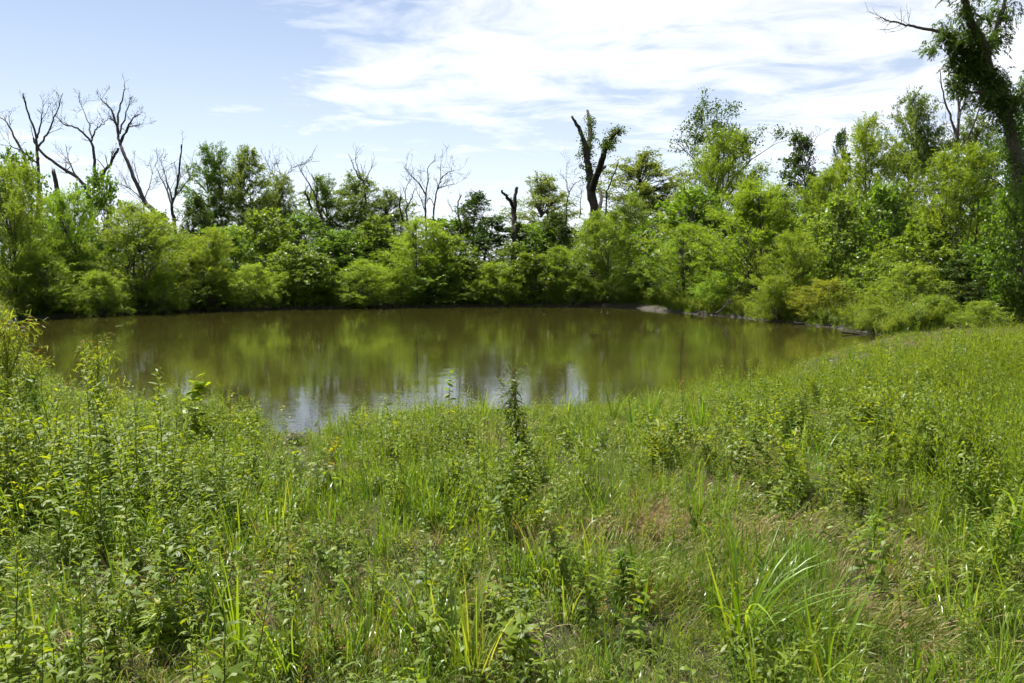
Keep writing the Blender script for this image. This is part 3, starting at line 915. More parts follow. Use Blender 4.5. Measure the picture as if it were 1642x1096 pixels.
def oak():
    rng = np.random.default_rng(21)
    D = 88; x = (1146 - 821) / F_PX * D; gz = float(ground_z(np.array(x), np.array(D)))
    o = thing('oak_tree', 'open-crowned oak standing highest behind the tall soft willow', 'tree', (x, D, gz))
    H = CAMZ + (HZ - 178) / F_PX * D - gz
    tg, lg = Geo(), Geo()
    tr = spline([(0, 0, -.2), (.3, .1, H * .35), (-.1, 0, H * .55)], 10)
    tube(tg, tr, np.linspace(.42, .26, 10), 9, rng=rng, jit=.06)
    segs, tips = [], []
    for k in range(8):
        a = k / 8 * 6.283 + rng.uniform(-.3, .3)
        j = rng.integers(5, 10)
        el = rng.uniform(.7, 2.2)
        grow(rng, tr[j], (math.cos(a), math.sin(a), el), H * rng.uniform(.22, .30), .16, 3, segs, tips, .55, (2, 3), .25, .12, .5, (.5, .75))
    for s, r, lv in segs:
        tube(tg, s, np.maximum(r, .018), 5 if lv > 1 else 4, cap=False)
    T = np.array([t[0] for t in tips]); keep = rng.random(len(T)) < .88
    leaf_clusters(lg, rng, T[keep], 32, .34, .26, .17, hang=.2)
    obj('trunk', tg.mesh('oak_trunk', M_BARK, True), o)
    c = obj('crown', lg.mesh('oak_crown', M_DARK), o, 'stuff'); c.color = (1.0, 1.0, 1.1, 1)


oak()


def leaning_giant():
    rng = np.random.default_rng(33)
    D = 36.0
    limbs = [([(1642, 430), (1640, 378), (1630, 256), (1609, 174), (1588, 133), (1560, 98), (1532, 66), (1504, 51)], .34, .08, 0.0),
             ([(1504, 51), (1466, 43), (1435, 36), (1404, 28)], .075, .015, .004),
             ([(1588, 133), (1578, 77), (1560, 41), (1547, 0), (1540, -60), (1520, -130)], .24, .06, -.012),
             ([(1580, 90), (1600, 40), (1615, -10), (1640, -70)], .13, .04, .015),
             ([(1604, 165), (1582, 150), (1555, 148), (1530, 132)], .07, .02, -.01),
             ([(1560, 98), (1545, 112), (1520, 118)], .05, .02, .012),
             ([(1615, 190), (1640, 150), (1665, 120), (1690, 60)], .14, .04, .01)]
    x0 = float(wpos(1644, 440, D)[0]); gz = float(ground_z(np.array(x0), np.array(D)))
    o = thing('leaning_tree', 'giant leaning tree with dark ivy-thick trunk and drooping leaves, rising out of frame', 'tree', (x0, D, gz))
    org = np.array([x0, D, gz]); tg, lg, bg = Geo(), Geo(), Geo(); C = []
    for li, (pl, r0, r1, sl) in enumerate(limbs):
        P = np.array([wpos(a, b, D * (1 + sl * k)) for k, (a, b) in enumerate(pl)])
        if li == 0:
            P = np.vstack([[x0 + .05, D, gz - .2], P])
        Pn = spline(P, 6 * len(P)) - org
        Pn[1:] += rng.normal(0, .02, Pn[1:].shape)
        tube(tg, Pn, np.linspace(r0, r1, len(Pn)), 10 if r0 > .1 else 6, rng=rng, jit=.10)
        if li == 1:
            for k in range(9):
                j = rng.integers(3, len(Pn)); segs, tips = [], []
                grow(rng, Pn[j], nrm(Pn[-1] - Pn[0]) + rng.normal(0, .6, 3), rng.uniform(.4, .9), .014, 1, segs, tips, .6, (2, 3))
                for s, r, lv in segs:
                    tube(tg, s, np.maximum(r, .006), 4, cap=False)
            continue
        n = {0: 100, 2: 80, 3: 50, 4: 26, 5: 22, 6: 60}[li]
        for k in range(n):
            lo = .5 if li == 0 else .12
            j = int(rng.uniform(lo, 1) * (len(Pn) - 1))
            off = rng.normal(0, 1, 3); off = off / np.linalg.norm(off) * rng.uniform(.15, 1.05 if li in (0, 2) else .7)
            e = Pn[j] + off + np.array([0, 0, -.1])
            if rng.random() < .5:
                tube(tg, spline([Pn[j], (Pn[j] + e) / 2 + (0, 0, .12), e], 4), [.02, .016, .012, .008], 4, cap=False)
            C.append(e)
    # compound drooping leaves: a rachis with leaflets
    C = np.array(C); n = 6; m = len(C)
    rb = np.repeat(C, n, 0) + rng.normal(0, .12, (m * n, 3))
    rd = nrm(rng.normal(0, 1, rb.shape) * [1, 1, .5] + [0, 0, -.25])
    for s in np.linspace(.15, 1, 7):
        for sg in (-1, 1):
            p = rb + rd * (s * .34) + np.array([0, 0, -1]) * (.20 * s * s)
            sd_ = nrm(np.cross(rd, [0, 0, 1.]) + 1e-6) * sg
            dd = nrm(sd_ * .7 + rd * .6 + np.array([0, 0, -.45]) + rng.normal(0, .2, p.shape))
            upv = np.array([0, 0, 1.]) + rng.normal(0, .3, p.shape)
            diamonds(lg, p, dd, upv, rng.uniform(.12, .19, len(p)), rng.uniform(.045, .065, len(p)), np.repeat(rng.random(m * n), 1))
    # ivy sleeve round the trunk
    P = np.array([wpos(a, b, D) for a, b in limbs[0][0]]); Pn = spline(P, 60) - org
    IC = []
    for k in range(420):
        j = rng.integers(0, 50); a = rng.uniform(0, 6.28)
        IC.append(Pn[j] + np.array([math.cos(a), math.sin(a), 0]) * rng.uniform(.26, .38))
    leaf_clusters(bg, rng, np.array(IC), 26, .16, .10, .08)
    obj('trunk', tg.mesh('giant_trunk', M_BARK, True), o)
    c = obj('crown', lg.mesh('giant_crown', M_DARK), o, 'stuff'); c.color = (1.0, 1.05, 1.0, 1)
    c = obj('ivy', bg.mesh('giant_ivy', M_DARK), o, 'stuff'); c.color = (.8, .9, .8, 1)


leaning_giant()


# ---- drift wood on the shore
def driftwood(label, D, pl, r0, r1, seed, twigs, name='fallen_branch', cat='branch', zb=.06):
    rng = np.random.default_rng(seed)
    P = np.array([wpos(a, b, D + dd) for a, b, dd in pl])
    org = P[0].copy(); g = Geo()
    Pn = spline(P, 12) - org
    tube(g, Pn, np.linspace(r0, r1, 12), 7, rng=rng, jit=.15)
    for k in range(twigs):
        j = rng.integers(3, 12); segs, tips = [], []
        grow(rng, Pn[j], nrm(Pn[-1] - Pn[0]) + rng.normal(0, .7, 3) + [0, 0, .3], rng.uniform(.4, 1.1), .022, 1, segs, tips, .6, (1, 3))
        for s, r, lv in segs:
            tube(g, s, np.maximum(r, .009), 4, cap=False)
    o = obj(name, g.mesh(name, M_DEAD, True)); o.location = org
    o['label'] = label; o['category'] = cat


driftwood('bleached fallen branch propped at the water under the large golden willow', 48.2, [(1148, 503, 0), (1158, 496, .1), (1166, 484, .3)], .06, .02, 61, 5)
driftwood('grey fallen log lying along the curved shore below the golden shrub', 42.3, [(1272, 519, 0), (1295, 520, .1), (1322, 521.5, -.2)], .09, .05, 62, 4, 'fallen_log', 'log')
driftwood('short grey stick lying on the mud of the curved shore', 36.0, [(1350, 533, 0), (1378, 536, -.1), (1400, 540, -.4)], .05, .02, 63, 3)
driftwood('thin dead sticks poking from the water under the dense rounded willow', 61.0, [(905, 494, 0), (912, 491, .2), (924, 489, .3)], .03, .015, 64, 4)
driftwood('pale stick at the waterline under the medium rounded willow', 56.2, [(352, 499, 0), (366, 497, .2), (380, 497, .1)], .04, .02, 65, 3)

# ------------------------------------------------------------------ near-bank plants
M_HERB = leaf_mat('herb_leaf', [(0, (.035, .07, .009)), (.3, (.085, .14, .014)), (.5, (.135, .20, .018)), (.85, (.20, .25, .027)), (.97, (.27, .27, .045)), (1, (.33, .28, .06))], trans=.47, rough=.46, spec=.42, tcol=(1.95, 1.7, .4))
M_SPIRE = leaf_mat('spire_leaf', [(0, (.095, .155, .013)), (.6, (.15, .225, .018)), (1, (.22, .265, .034))], trans=.48, rough=.45, spec=.35, tcol=(1.9, 1.65, .4))
M_GRASS = leaf_mat('grass_blade', [(0, (.035, .085, .009)), (.5, (.10, .18, .018)), (.85, (.195, .26, .036)), (.96, (.24, .24, .08)), (1, (.36, .30, .15))], trans=.42, rough=.33, spec=.6, tcol=(1.85, 1.65, .45))
M_FINE = leaf_mat('fine_grass_blade', [(0, (.06, .11, .014)), (.5, (.13, .19, .028)), (.85, (.23, .26, .06)), (1, (.40, .35, .16))], trans=.4, rough=.4, spec=.4, tcol=(1.4, 1.35, .6))
M_DRY = leaf_mat('dry_grass_blade', [(0, (.14, .115, .05)), (.5, (.27, .22, .105)), (1, (.42, .36, .20))], trans=.25, rough=.55, spec=.3, tcol=(1.2, 1.1, .8))
M_RUST = leaf_mat('rusty_leaf', [(0, (.10, .10, .02)), (.4, (.17, .13, .03)), (.75, (.22, .10, .03)), (1, (.28, .09, .03))], trans=.4, rough=.45, spec=.35, tcol=(1.5, 1.2, .6))
M_STEM = leaf_mat('green_stem', [(0, (.07, .10, .02)), (1, (.13, .14, .04))], trans=.1, tcol=(1.2, 1.2, .6))
M_STEMD = leaf_mat('brown_stem', [(0, (.06, .045, .025)), (1, (.11, .075, .04))], trans=.0)
M_BIGLEAF = leaf_mat('sapling_leaf', [(0, (.13, .19, .02)), (.5, (.19, .25, .025)), (.9, (.27, .28, .03)), (1, (.33, .28, .05))], trans=.5, rough=.4, spec=.4, tcol=(1.6, 1.45, .4))

PROTO = bpy.data.collections.new('plant_prototypes')
ST4, WP4 = (0., .3, .68, 1.), (.2, 1., .72, .03)
ST5 = (0., .25, .5, .75, 1.)
BL5 = (.75, 1., .9, .6, .04)


def stalk(g, rng, h, r, lean=.12, n=6, mat=0, base=(0, 0, 0), dirv=None):
    a = rng.uniform(0, 6.28)
    off = np.array([math.cos(a), math.sin(a), 0]) * h * rng.uniform(.3, 1) * lean if dirv is None else np.array(dirv, float)
    t = np.linspace(0, 1, n)[:, None]
    p = np.array(base, float) + np.array([0, 0, 1.]) * h * t + off * t ** 1.6 + rng.normal(0, .006 * h / .5, (n, 3)) * t
    tube(g, p, np.linspace(r, r * .35, n), 4, cap=False, mat=mat, rnd=rng.random())
    return p


def along(p, s):
    k = np.linspace(0, 1, len(p))
    return np.stack([np.interp(s, k, p[:, c]) for c in range(3)], 1)


def herb(g, rng, h, nlf, ll, lw, el=(.2, .75), droop=.35, lo=.12, taper=.55, m_leaf=0, m_stem=1, lean=.12, base=(0, 0, 0), dirv=None, r=.0028):
    p = stalk(g, rng, h, r, lean, mat=m_stem, base=base, dirv=dirv)
    s = np.linspace(lo, 1, nlf)
    b = along(p, s)
    az = np.arange(nlf) * 2.4 + rng.uniform(0, 6.28) + rng.normal(0, .3, nlf)
    e = np.interp(s, [0, 1], el) + rng.normal(0, .18, nlf)
    d = np.stack([np.cos(az) * np.cos(e), np.sin(az) * np.cos(e), np.sin(e)], 1)
    L_ = ll * (1 - taper * np.clip((s - .45) / .55, 0, 1) ** 1.3) * rng.uniform(.75, 1.2, nlf) * np.interp(s, [0, .25, 1], [.6, 1, 1])
    leaves(g, b, d, np.array([0, 0, 1.]) + rng.normal(0, .35, (nlf, 3)), L_, L_ / ll * lw, droop * rng.uniform(.3, 1.5, nlf), ST4, WP4,
           np.clip(rng.random() * .35 + rng.random(nlf) * .65 + .1 * (s - .5), 0, 1), mat=m_leaf)


def tuft(g, rng, n, L, w, spread=.5, rad=.03, droop=(.2, .9), mat=0, bias=None, wp=BL5, low=0.0):
    a = rng.uniform(0, 6.28, n)
    b = np.stack([np.cos(a), np.sin(a), np.zeros(n)], 1) * (rad * np.sqrt(rng.random(n)))[:, None]
    o = rng.uniform(.05, 1, n) * spread
    a2 = a + rng.normal(0, .5, n)
    d = np.stack([np.cos(a2) * o, np.sin(a2) * o, np.ones(n) * (1 - low)], 1)
    if bias is not None:
        d = d + np.array(bias)
    up = np.stack([np.cos(a2), np.sin(a2), np.full(n, .35)], 1) * -1 + rng.normal(0, .35, (n, 3)) + np.array([0, 0, .6])
    ln = L * rng.uniform(.5, 1.1, n)
    leaves(g, b - np.array([0, 0, .01]), d, up, ln, w * rng.uniform(.7, 1.2, n), rng.uniform(*droop, n), ST5, wp, np.clip(rng.random() * .25 + rng.random(n) ** 1.2 * .75, 0, 1), mat=mat)


def proto(coll, name, g, mats):
    me = g.mesh(name, mats)
    o = bpy.data.objects.new(name, me)
    coll.objects.link(o)
    co = np.empty(len(me.vertices) * 3, np.float32); me.vertices.foreach_get('co', co)
    return float(co.reshape(-1, 3)[:, 2].max())


LAYERS = {}


def layer(key, n, fn, mats):
    c = bpy.data.collections.new(key)
    hs = []
    for i in range(n):
        rng = np.random.default_rng(sum(map(ord, key)) * 31 + i)
        g = Geo(); fn(g, rng)
        hs.append(proto(c, '%s_%02d' % (key, i), g, mats))
    LAYERS[key] = (c, np.array(hs))


layer('leafy_weed', 6, lambda g, r: herb(g, r, r.uniform(.5, .72), 54, .08, .0165, droop=.45), [M_HERB, M_STEM])
layer('spire_weed', 6, lambda g, r: herb(g, r, r.uniform(.6, .85), 80, .07, .0065, el=(.7, 1.15), droop=.15, lo=.1, taper=.45, lean=.08), [M_SPIRE, M_STEM])


def bushy(g, r):
    p = stalk(g, r, .22, .004, mat=1)
    for k in range(r.integers(5, 8)):
        a = r.uniform(0, 6.28); l = r.uniform(.22, .42)
        b = along(p, np.array([r.uniform(.1, 1)]))[0]
        herb(g, r, l, 22, .065, .016, base=b, dirv=np.array([math.cos(a), math.sin(a), 0]) * l * .55, droop=.4, r=.002)


layer('bushy_weed', 6, bushy, [M_HERB, M_STEM])


def lowherb(g, r):
    cx = r.normal(0, .14, (4, 2))
    for k in range(r.integers(18, 24)):
        a = r.uniform(0, 6.28); l = r.uniform(.07, .2); c_ = cx[k % 4]
        herb(g, r, l, 11, .05, .015, el=(.15, .7), base=(c_[0] + r.normal(0, .04), c_[1] + r.normal(0, .04), 0), dirv=np.array([math.cos(a), math.sin(a), 0]) * l * .6, droop=.4, r=.0016, taper=.2)


layer('low_herb', 6, lowherb, [M_HERB, M_STEM])
def grassy(g, r):
    for k in range(3):
        h = Geo(); tuft(h, r, 28, r.uniform(.42, .7), .0062, .5, .04, (.2, 1.1))
        off = np.array([r.normal(0, .13), r.normal(0, .13), 0], np.float32)
        g.add(h.v[0] + off, h.q[0], h.r[0])


layer('grass_tuft', 7, grassy, [M_GRASS])


def wisp(g, r):
    tuft(g, r, 190, .40, .0037, .45, .27, (.4, 1.3), bias=(.4, -.22, 0))


layer('fine_grass', 6, wisp, [M_FINE])
layer('dry_grass', 5, lambda g, r: tuft(g, r, 110, .42, .0038, .6, .17, (.3, 1.1), bias=(.4, -.2, -.1)), [M_DRY])
layer('rusty_weed', 4, lambda g, r: herb(g, r, r.uniform(.2, .34), 16, .05, .013, el=(.3, .8), droop=.2), [M_RUST, M_STEMD])
def broadweed(g, r):
    for k in range(r.integers(2, 4)):
        a = r.uniform(0, 6.28); l = r.uniform(.28, .5)
        herb(g, r, l, 20, .105, .036, el=(-.05, .6), base=(r.normal(0, .05), r.normal(0, .05), 0), dirv=np.array([math.cos(a), math.sin(a), 0]) * l * .3, droop=.45, r=.003, taper=.45, lo=.15)


layer('broad_weed', 5, broadweed, [M_HERB, M_STEM])
layer('narrow_shoot', 4, lambda g, r: tuft(g, r, 9, .5, .009, .28, .02, (.05, .5)), [M_GRASS])


def scatter(name, key, P, scl, rng, tilt=.12, label=None, rotz=None):
    """one countless mass of plants: points with a turn, size and pick each, filled by instances"""
    coll, hs = LAYERS[key]
    n = len(P)
    me = bpy.data.meshes.new(name)
    me.vertices.add(n); me.vertices.foreach_set('co', P.astype(np.float32).ravel())
    rot = np.stack([rng.normal(0, tilt, n), rng.normal(0, tilt, n), rng.uniform(0, 6.283, n) if rotz is None else rotz], 1).astype(np.float32)
    a = me.attributes.new('rot', 'FLOAT_VECTOR', 'POINT'); a.data.foreach_set('vector', rot.ravel())
    a = me.attributes.new('scl', 'FLOAT', 'POINT'); a.data.foreach_set('value', scl.astype(np.float32))
    a = me.attributes.new('pick', 'INT', 'POINT'); a.data.foreach_set('value', PICK[key][:n].astype(np.int32))
    o = obj(name, me, kind='stuff')
    if label:
        o['label'] = label
    ng = bpy.data.node_groups.new(name, 'GeometryNodeTree')
    ng.interface.new_socket('Geometry', in_out='INPUT', socket_type='NodeSocketGeometry')
    ng.interface.new_socket('Geometry', in_out='OUTPUT', socket_type='NodeSocketGeometry')
    gi = ng.nodes.new('NodeGroupInput'); go = ng.nodes.new('NodeGroupOutput')
    ip = ng.nodes.new('GeometryNodeInstanceOnPoints'); ci = ng.nodes.new('GeometryNodeCollectionInfo')
    ci.inputs['Collection'].default_value = coll
    ci.inputs['Separate Children'].default_value = True
    ci.inputs['Reset Children'].default_value = True

    def at(nm, typ):
        q = ng.nodes.new('GeometryNodeInputNamedAttribute'); q.data_type = typ; q.inputs['Name'].default_value = nm
        return q.outputs['Attribute']
    L = ng.links.new
    L(gi.outputs[0], ip.inputs['Points']); L(ci.outputs[0], ip.inputs['Instance'])
    ip.inputs['Pick Instance'].default_value = True
    L(at('pick', 'INT'), ip.inputs['Instance Index']); L(at('rot', 'FLOAT_VECTOR'), ip.inputs['Rotation']); L(at('scl', 'FLOAT'), ip.inputs['Scale'])
    L(ip.outputs[0], go.inputs[0])
    md = o.modifiers.new('scatter', 'NODES'); md.node_group = ng
    return o


PICK = {}
# candidate spots: the near bank and the clearing that runs back on the right
rng = np.random.default_rng(11)
NC = 240000
yy = np.exp(rng.uniform(math.log(2.0), math.log(47), NC))
xx = rng.uniform(-1, 1, NC) * (yy * .72 + 1.8)
SD = shore_sd(xx, yy)
ok = (SD > .12) & ((yy < 20) | (xx > 6) | (xx < -10)) & ((yy < 36.5) | ((xx > 8) & (SD < 7)))
xx, yy, SD = xx[ok], yy[ok], SD[ok]
ZZ = ground_z(xx, yy, SD)
AREA = 2 * (yy * .72 + 1.8) * yy * math.log(47 / 2.0) / NC      # m2 each candidate stands for
PX = 821 + F_PX * xx / yy
PY = HZ + F_PX * (CAMZ - ZZ) / yy
# how tall the plants stand toward the water, in the photo's rows
TOPX = [-400, 0, 90, 200, 300, 400, 450, 480, 530, 600, 700, 800, 900, 990, 1060, 1110, 1250, 1340, 1430, 1642, 2100]
TOPY = [520, 560, 625, 650, 630, 640, 692, 718, 678, 658, 652, 657, 652, 645, 634, 622, 610, 592, 562, 530, 510]
HMAX = np.maximum(CAMZ - (np.interp(PX, TOPX, TOPY) - HZ) * yy / F_PX - ZZ, .10)
HMAX = np.where(yy < 7, 9, np.maximum(HMAX, np.where(yy > 19, .16, .12)))
TALL = .55 + 1.0 * smooth(.32, .68, fbm(xx * .55 + 21, yy * .55 + 5))
EDGE = smooth(9, 11, yy) * (1 - smooth(17, 20, yy))
GAP = smooth(.31, .43, fbm(xx * 1.25 + 61, yy * 1.25 + 13, 2))
NZ1 = fbm(xx * .8 + 3, yy * .8); NZ2 = fbm(xx * 1.7 + 40, yy * 1.7 + 7); NZ3 = fbm(xx * .5 + 80, yy * .5 + 31)


def blob(px, py, rx, ry):
    return np.exp(-((PX - px) / rx) ** 2 - ((PY - py) / ry) ** 2)


LOW = smooth(800, 900, PY)                 # toward the camera: shorter, finer cover
LEFT = 1 - smooth(300, 480, PX)
RIGHT = smooth(1020, 1160, PX)
FAR = smooth(13, 24, yy)
DRYB = np.clip(blob(700, 920, 120, 45) + blob(1350, 930, 130, 60) + blob(1110, 870, 90, 40) + blob(560, 860, 40, 45) + blob(640, 1010, 60, 40) + .6 * blob(930, 880, 120, 50)
               + .7 * blob(290, 960, 70, 50) + .5 * blob(1500, 1000, 90, 70) + .6 * blob(1150, 760, 60, 40) + .5 * blob(100, 1000, 80, 60), 0, 1)
PATH = np.clip(blob(470, 1060, 70, 70) + blob(460, 900, 40, 60) * .6, 0, 1)
BARE = blob(470, 745, 38, 26)


def do_layer(name, key, dens, hmul, hvar, label, tilt=.12, rotz=False, spike=.16, gaps=True):
    p = np.clip(dens * AREA * (1 - BARE) * ((.10 + .90 * GAP) if gaps else 1), 0, 1)
    sel = np.where(rng.random(len(p)) < p)[0]
    n = len(sel)
    hs = LAYERS[key][1]
    pk = rng.integers(0, len(hs), n); PICK[key] = pk
    s = (hmul[sel] if isinstance(hmul, np.ndarray) else hmul) * rng.uniform(1 - hvar, 1 + hvar, n)
    ratio = HMAX[sel] * (rng.uniform(.7, 1.08, n) + (rng.random(n) < spike + .22 * EDGE[sel]) * rng.uniform(.15, 1.0, n)) / (hs[pk] * s)
    keep = ratio > .28
    s = np.where(ratio < 1, s * ratio, s)
    sel, s = sel[keep], s[keep]; PICK[key] = pk[keep]
    P = np.stack([xx[sel], yy[sel], ZZ[sel] - .015], 1)
    rz = None
    if rotz:
        rz = (fbm(P[:, 0] * .45 + 9, P[:, 1] * .45) - .5) * 5.5 + rng.normal(0, .35, len(P))
    print('layer', name, len(P))
    return scatter(name, key, P, s, rng, tilt, label, rz)


do_layer('low_herbs', 'low_herb', 9 * (.2 + 1.1 * NZ2) * (1 - .45 * LOW * (1 - LEFT)) * (1 - .6 * PATH) * (1 - .75 * DRYB) * (1 - .65 * FAR), 1.0 + .5 * FAR, .35, 'low leafy herbs covering the soil of the near bank')
do_layer('leafy_weeds', 'leafy_weed', (26 * (1 - LOW) + 5 * LOW * NZ1 * 2 + 10 * LEFT * LOW) * 1.5 * smooth(.40, .60, NZ1 + .08) * (1 - .45 * RIGHT) * (1 - .55 * FAR) * (1 - .8 * PATH) * (1 - .7 * DRYB), (.95 - .35 * LOW + .2 * LEFT) * TALL, .3, 'leafy green weeds standing thick on the near bank')
do_layer('bushy_weeds', 'bushy_weed', (13 * (1 - LOW) + 3 * LOW) * 1.6 * smooth(.42, .62, NZ2 + .05) * (1 - .3 * RIGHT) * (1 - .5 * FAR) * (1 - .8 * PATH) * (1 - .6 * DRYB), (1.1 - .35 * LOW) * TALL, .3, 'bushy weeds with small pointed leaves along the near bank')
do_layer('broad_weeds', 'broad_weed', (4.5 * (1 - LOW) + 2 * LOW + 1.2 * LEFT) * (1 - .8 * DRYB) * 1.5 * smooth(.45, .6, fbm(xx * .9 + 55, yy * .9 + 77)) * (1 - .5 * RIGHT) * (1 - .5 * FAR) * (1 - .7 * PATH), .8 + .3 * TALL - .25 * LOW, .3, 'broad-leaved weeds in patches on the near bank')
do_layer('spire_weeds', 'spire_weed', (30 * RIGHT * (1 - LOW) + 9 * (1 - RIGHT) * (1 - LOW) + 4 * LOW) * 1.5 * smooth(.42, .58, NZ3 + .05) * (1 - .6 * FAR) * (1 - .8 * PATH), (1.0 - .4 * LOW) * (.5 + .5 * TALL), .3, 'bright upright feathery weeds on the open bank', spike=.32)
do_layer('grass', 'grass_tuft', (8.5 - 1.5 * LOW) * (.15 + 1.3 * NZ3) * (1 - .35 * FAR) * (1 - .6 * PATH) * (1 - .55 * DRYB), 1.0 + 0 * LOW, .4, 'green grass growing between the weeds of the near bank')
do_layer('fine_grass', 'fine_grass', 30 * LOW * (1 - .75 * DRYB) * smooth(.15, .5, NZ1 + .25 * blob(620, 1000, 300, 120)) * (1 - .4 * LEFT) * (1 - .4 * PATH) + 2 * (1 - LOW) + 3 * (yy < 9) + 22 * (1 - GAP) * (yy < 20), .85, .3, 'fine matted grass swept over in the foreground', .1, True, gaps=False)
do_layer('dry_grass', 'dry_grass', 34 * DRYB * smooth(.38, .58, NZ2) + 2.5 * LOW + 1 + 5 * PATH + 2.2 * FAR + 4 * (1 - GAP), 1.05, .35, 'patches of dry tan grass in the foreground', .15, True, gaps=False)
do_layer('rusty_weeds', 'rusty_weed', 14 * np.clip(blob(440, 920, 60, 70) + blob(1000, 1030, 90, 50) + .8 * blob(1080, 870, 80, 30) + .8 * blob(1420, 960, 80, 60), 0, 1) + 1.2 + 5 * FAR, 1, .35, 'rust-tinted small weeds scattered through the grass')
do_layer('grass_shoots', 'narrow_shoot', (7 * (1 - LOW) + 4) * smooth(.35, .6, NZ3 + .1) * (1 - .3 * FAR), .95, .35, 'single broad grass shoots standing above the weeds', spike=.35)

# undergrowth on the far bank, under the trees
def undergrowth():
    r = np.random.default_rng(91)
    n = 22000
    x = r.uniform(-44, 34, n); y = r.uniform(36, 84, n)
    m = 9000
    k = r.integers(30, len(SHORE_J) - 12, m)
    x[:m] = SHORE_J[k, 0] + r.normal(0, .9, m); y[:m] = SHORE_J[k, 1] + r.normal(0, .9, m)
    s = shore_sd(x, y)
    k = (s > .0) & (y > 33) & (s < 16) & (r.random(n) < np.where(s < 5, 1, .35)) & ~((x > 5.5) & (x < 11) & (s < .8) & (y > 50))
    x, y, s = x[k], y[k], s[k]
    z = ground_z(x, y, s)
    P = np.stack([x, y, z - .02], 1)
    h = r.random(len(P)) < .7
    for nm, key, m, sc in (('bank_undergrowth', 'bushy_weed', h, 2.6), ('bank_grass', 'grass_tuft', ~h, 1.5)):
        q = P[m]
        PICK[key] = r.integers(0, len(LAYERS[key][1]), len(q))
        scatter(nm, key, q, r.uniform(.5, 1.2, len(q)) * sc * np.interp(s[m], [.1, 1.2], [.6, 1]), r, .15,
                'low undergrowth beneath the trees of the far bank' if 'under' in nm else 'long grass at the foot of the far bank trees')


undergrowth()


def floating_leaves():
    r = np.random.default_rng(17); n = 700
    k = r.integers(0, len(SHORE_J), n)
    c = np.array([-5.0, 40.0])
    P = SHORE_J[k] + (c - SHORE_J[k]) * (r.random(n) ** 2.2 * .6)[:, None] + r.normal(0, .4, (n, 2))
    P = P[shore_sd(P[:, 0], P[:, 1]) < -.15]; n = len(P)
    B = np.column_stack([P, np.full(n, .006)])
    a = r.uniform(0, 6.28, n)
    g = Geo()
    leaves(g, B, np.stack([np.cos(a), np.sin(a), np.zeros(n)], 1), np.array([0, 0, 1.]), r.uniform(.03, .09, n), r.uniform(.01, .03, n), 0., ST4, WP4, r.random(n))
    o = obj('floating_leaves', g.mesh('floating_leaves', M_DRY), kind='stuff')
    o['label'] = 'dry leaves and specks floating on the pond'


floating_leaves()

# ------------------------------------------------------------------ single plants that stand out on the near bank
def ground_hit(px, py):
    D = np.linspace(2.0, 34, 900)
    d = wpos(px, py, 1.0) - [0, 0, CAMZ]
    x = d[0] * D
    z = ground_z(x, D)
    k = int(np.argmax(CAMZ + d[2] * D < z))
    return np.array([x[k], D[k], z[k]])


def blade_mesh(tilt, curl, w, seed):
    """one grass blade a metre long, V-folded along its midrib, arching toward +X"""
    rng = np.random.default_rng(seed)
    K = 8; g = Geo(); t = np.linspace(0, 1, K)
    th = tilt + curl * t ** 1.5
    dx = np.concatenate([[0], np.cumsum(np.sin(th[:-1]))]) / (K - 1); dz = np.concatenate([[0], np.cumsum(np.cos(th[:-1]))]) / (K - 1)
    wp = np.interp(t, [0, .2, .6, 1], [.7, 1, .8, .03]) * w
    tw = rng.normal(0, .3) * t
    V = []
    for k in range(K):
        n = np.array([-math.cos(th[k]), 0, math.sin(th[k])])
        s = np.array([0, math.cos(tw[k]), 0]) + n * math.sin(tw[k])
        c = np.array([dx[k], 0, dz[k]])
        V += [c - s * wp[k] / 2 + n * wp[k] * .18, c - n * wp[k] * .0, c + s * wp[k] / 2 + n * wp[k] * .18]
    q = []
    for k in range(K - 1):
        for j in (0, 1):
            q.append((3 * k + j, 3 * k + j + 1, 3 * k + 4 + j, 3 * k + 3 + j))
    g.add(np.array(V), q, rng.random())
    return g.mesh('grass_blade', M_GRASS, True)


BLADES = [blade_mesh(a, b, .017 + .004 * i % .008, 500 + i) for i, (a, b) in enumerate([(.08, .25), (.15, .6), (.22, 1.0), (.3, 1.5), (.45, 1.0), (.35, 2.1), (.6, 1.3), (.12, 1.2)])]


def tussock(px, py, h, n, seed, label, spread=1.0, tint=(1, 1, 1), fine=40, upright=False, cat='grass', lean=(0, 0), wide=1.0):
    rng = np.random.default_rng(seed)
    p = ground_hit(px, py)
    o = thing('grass_tussock', label, cat, tuple(p - (0, 0, .02)))
    for k in range(n):
        me = BLADES[rng.choice([0, 0, 1, 1, 2, 7] if upright else [0, 1, 2, 2, 3, 4, 5, 6, 7])]
        b = obj('blade', me, o)
        a = rng.uniform(0, 6.283); r = rng.uniform(0, .05) * spread
        b.location = (math.cos(a) * r, math.sin(a) * r, 0)
        b.rotation_euler = (rng.normal(0, .12) + lean[1], rng.normal(0, .12) + lean[0], a + rng.normal(0, .5))
        L_ = h * rng.uniform(.55, 1.15)
        b.scale = (L_ * spread ** .5, L_ * wide * rng.uniform(.8, 1.3) * min(1, .75 / h), L_)
        c = np.array(tint) * rng.uniform(.8, 1.2)
        b.color = (*c, 1)
    if fine:
        g = Geo()
        tuft(g, rng, fine, h * .8, .005 * wide, .7 * spread, .06 * spread, (.3, 1.4))
        tuft(g, rng, fine // 3, h * .45, .005, 1.4, .07 * spread, (.3, 1.3), mat=1)
        f = obj('fine_blades', g.mesh('fine_blades', [M_GRASS, M_DRY]), o, 'stuff'); f.color = (*tint, 1)
    return o


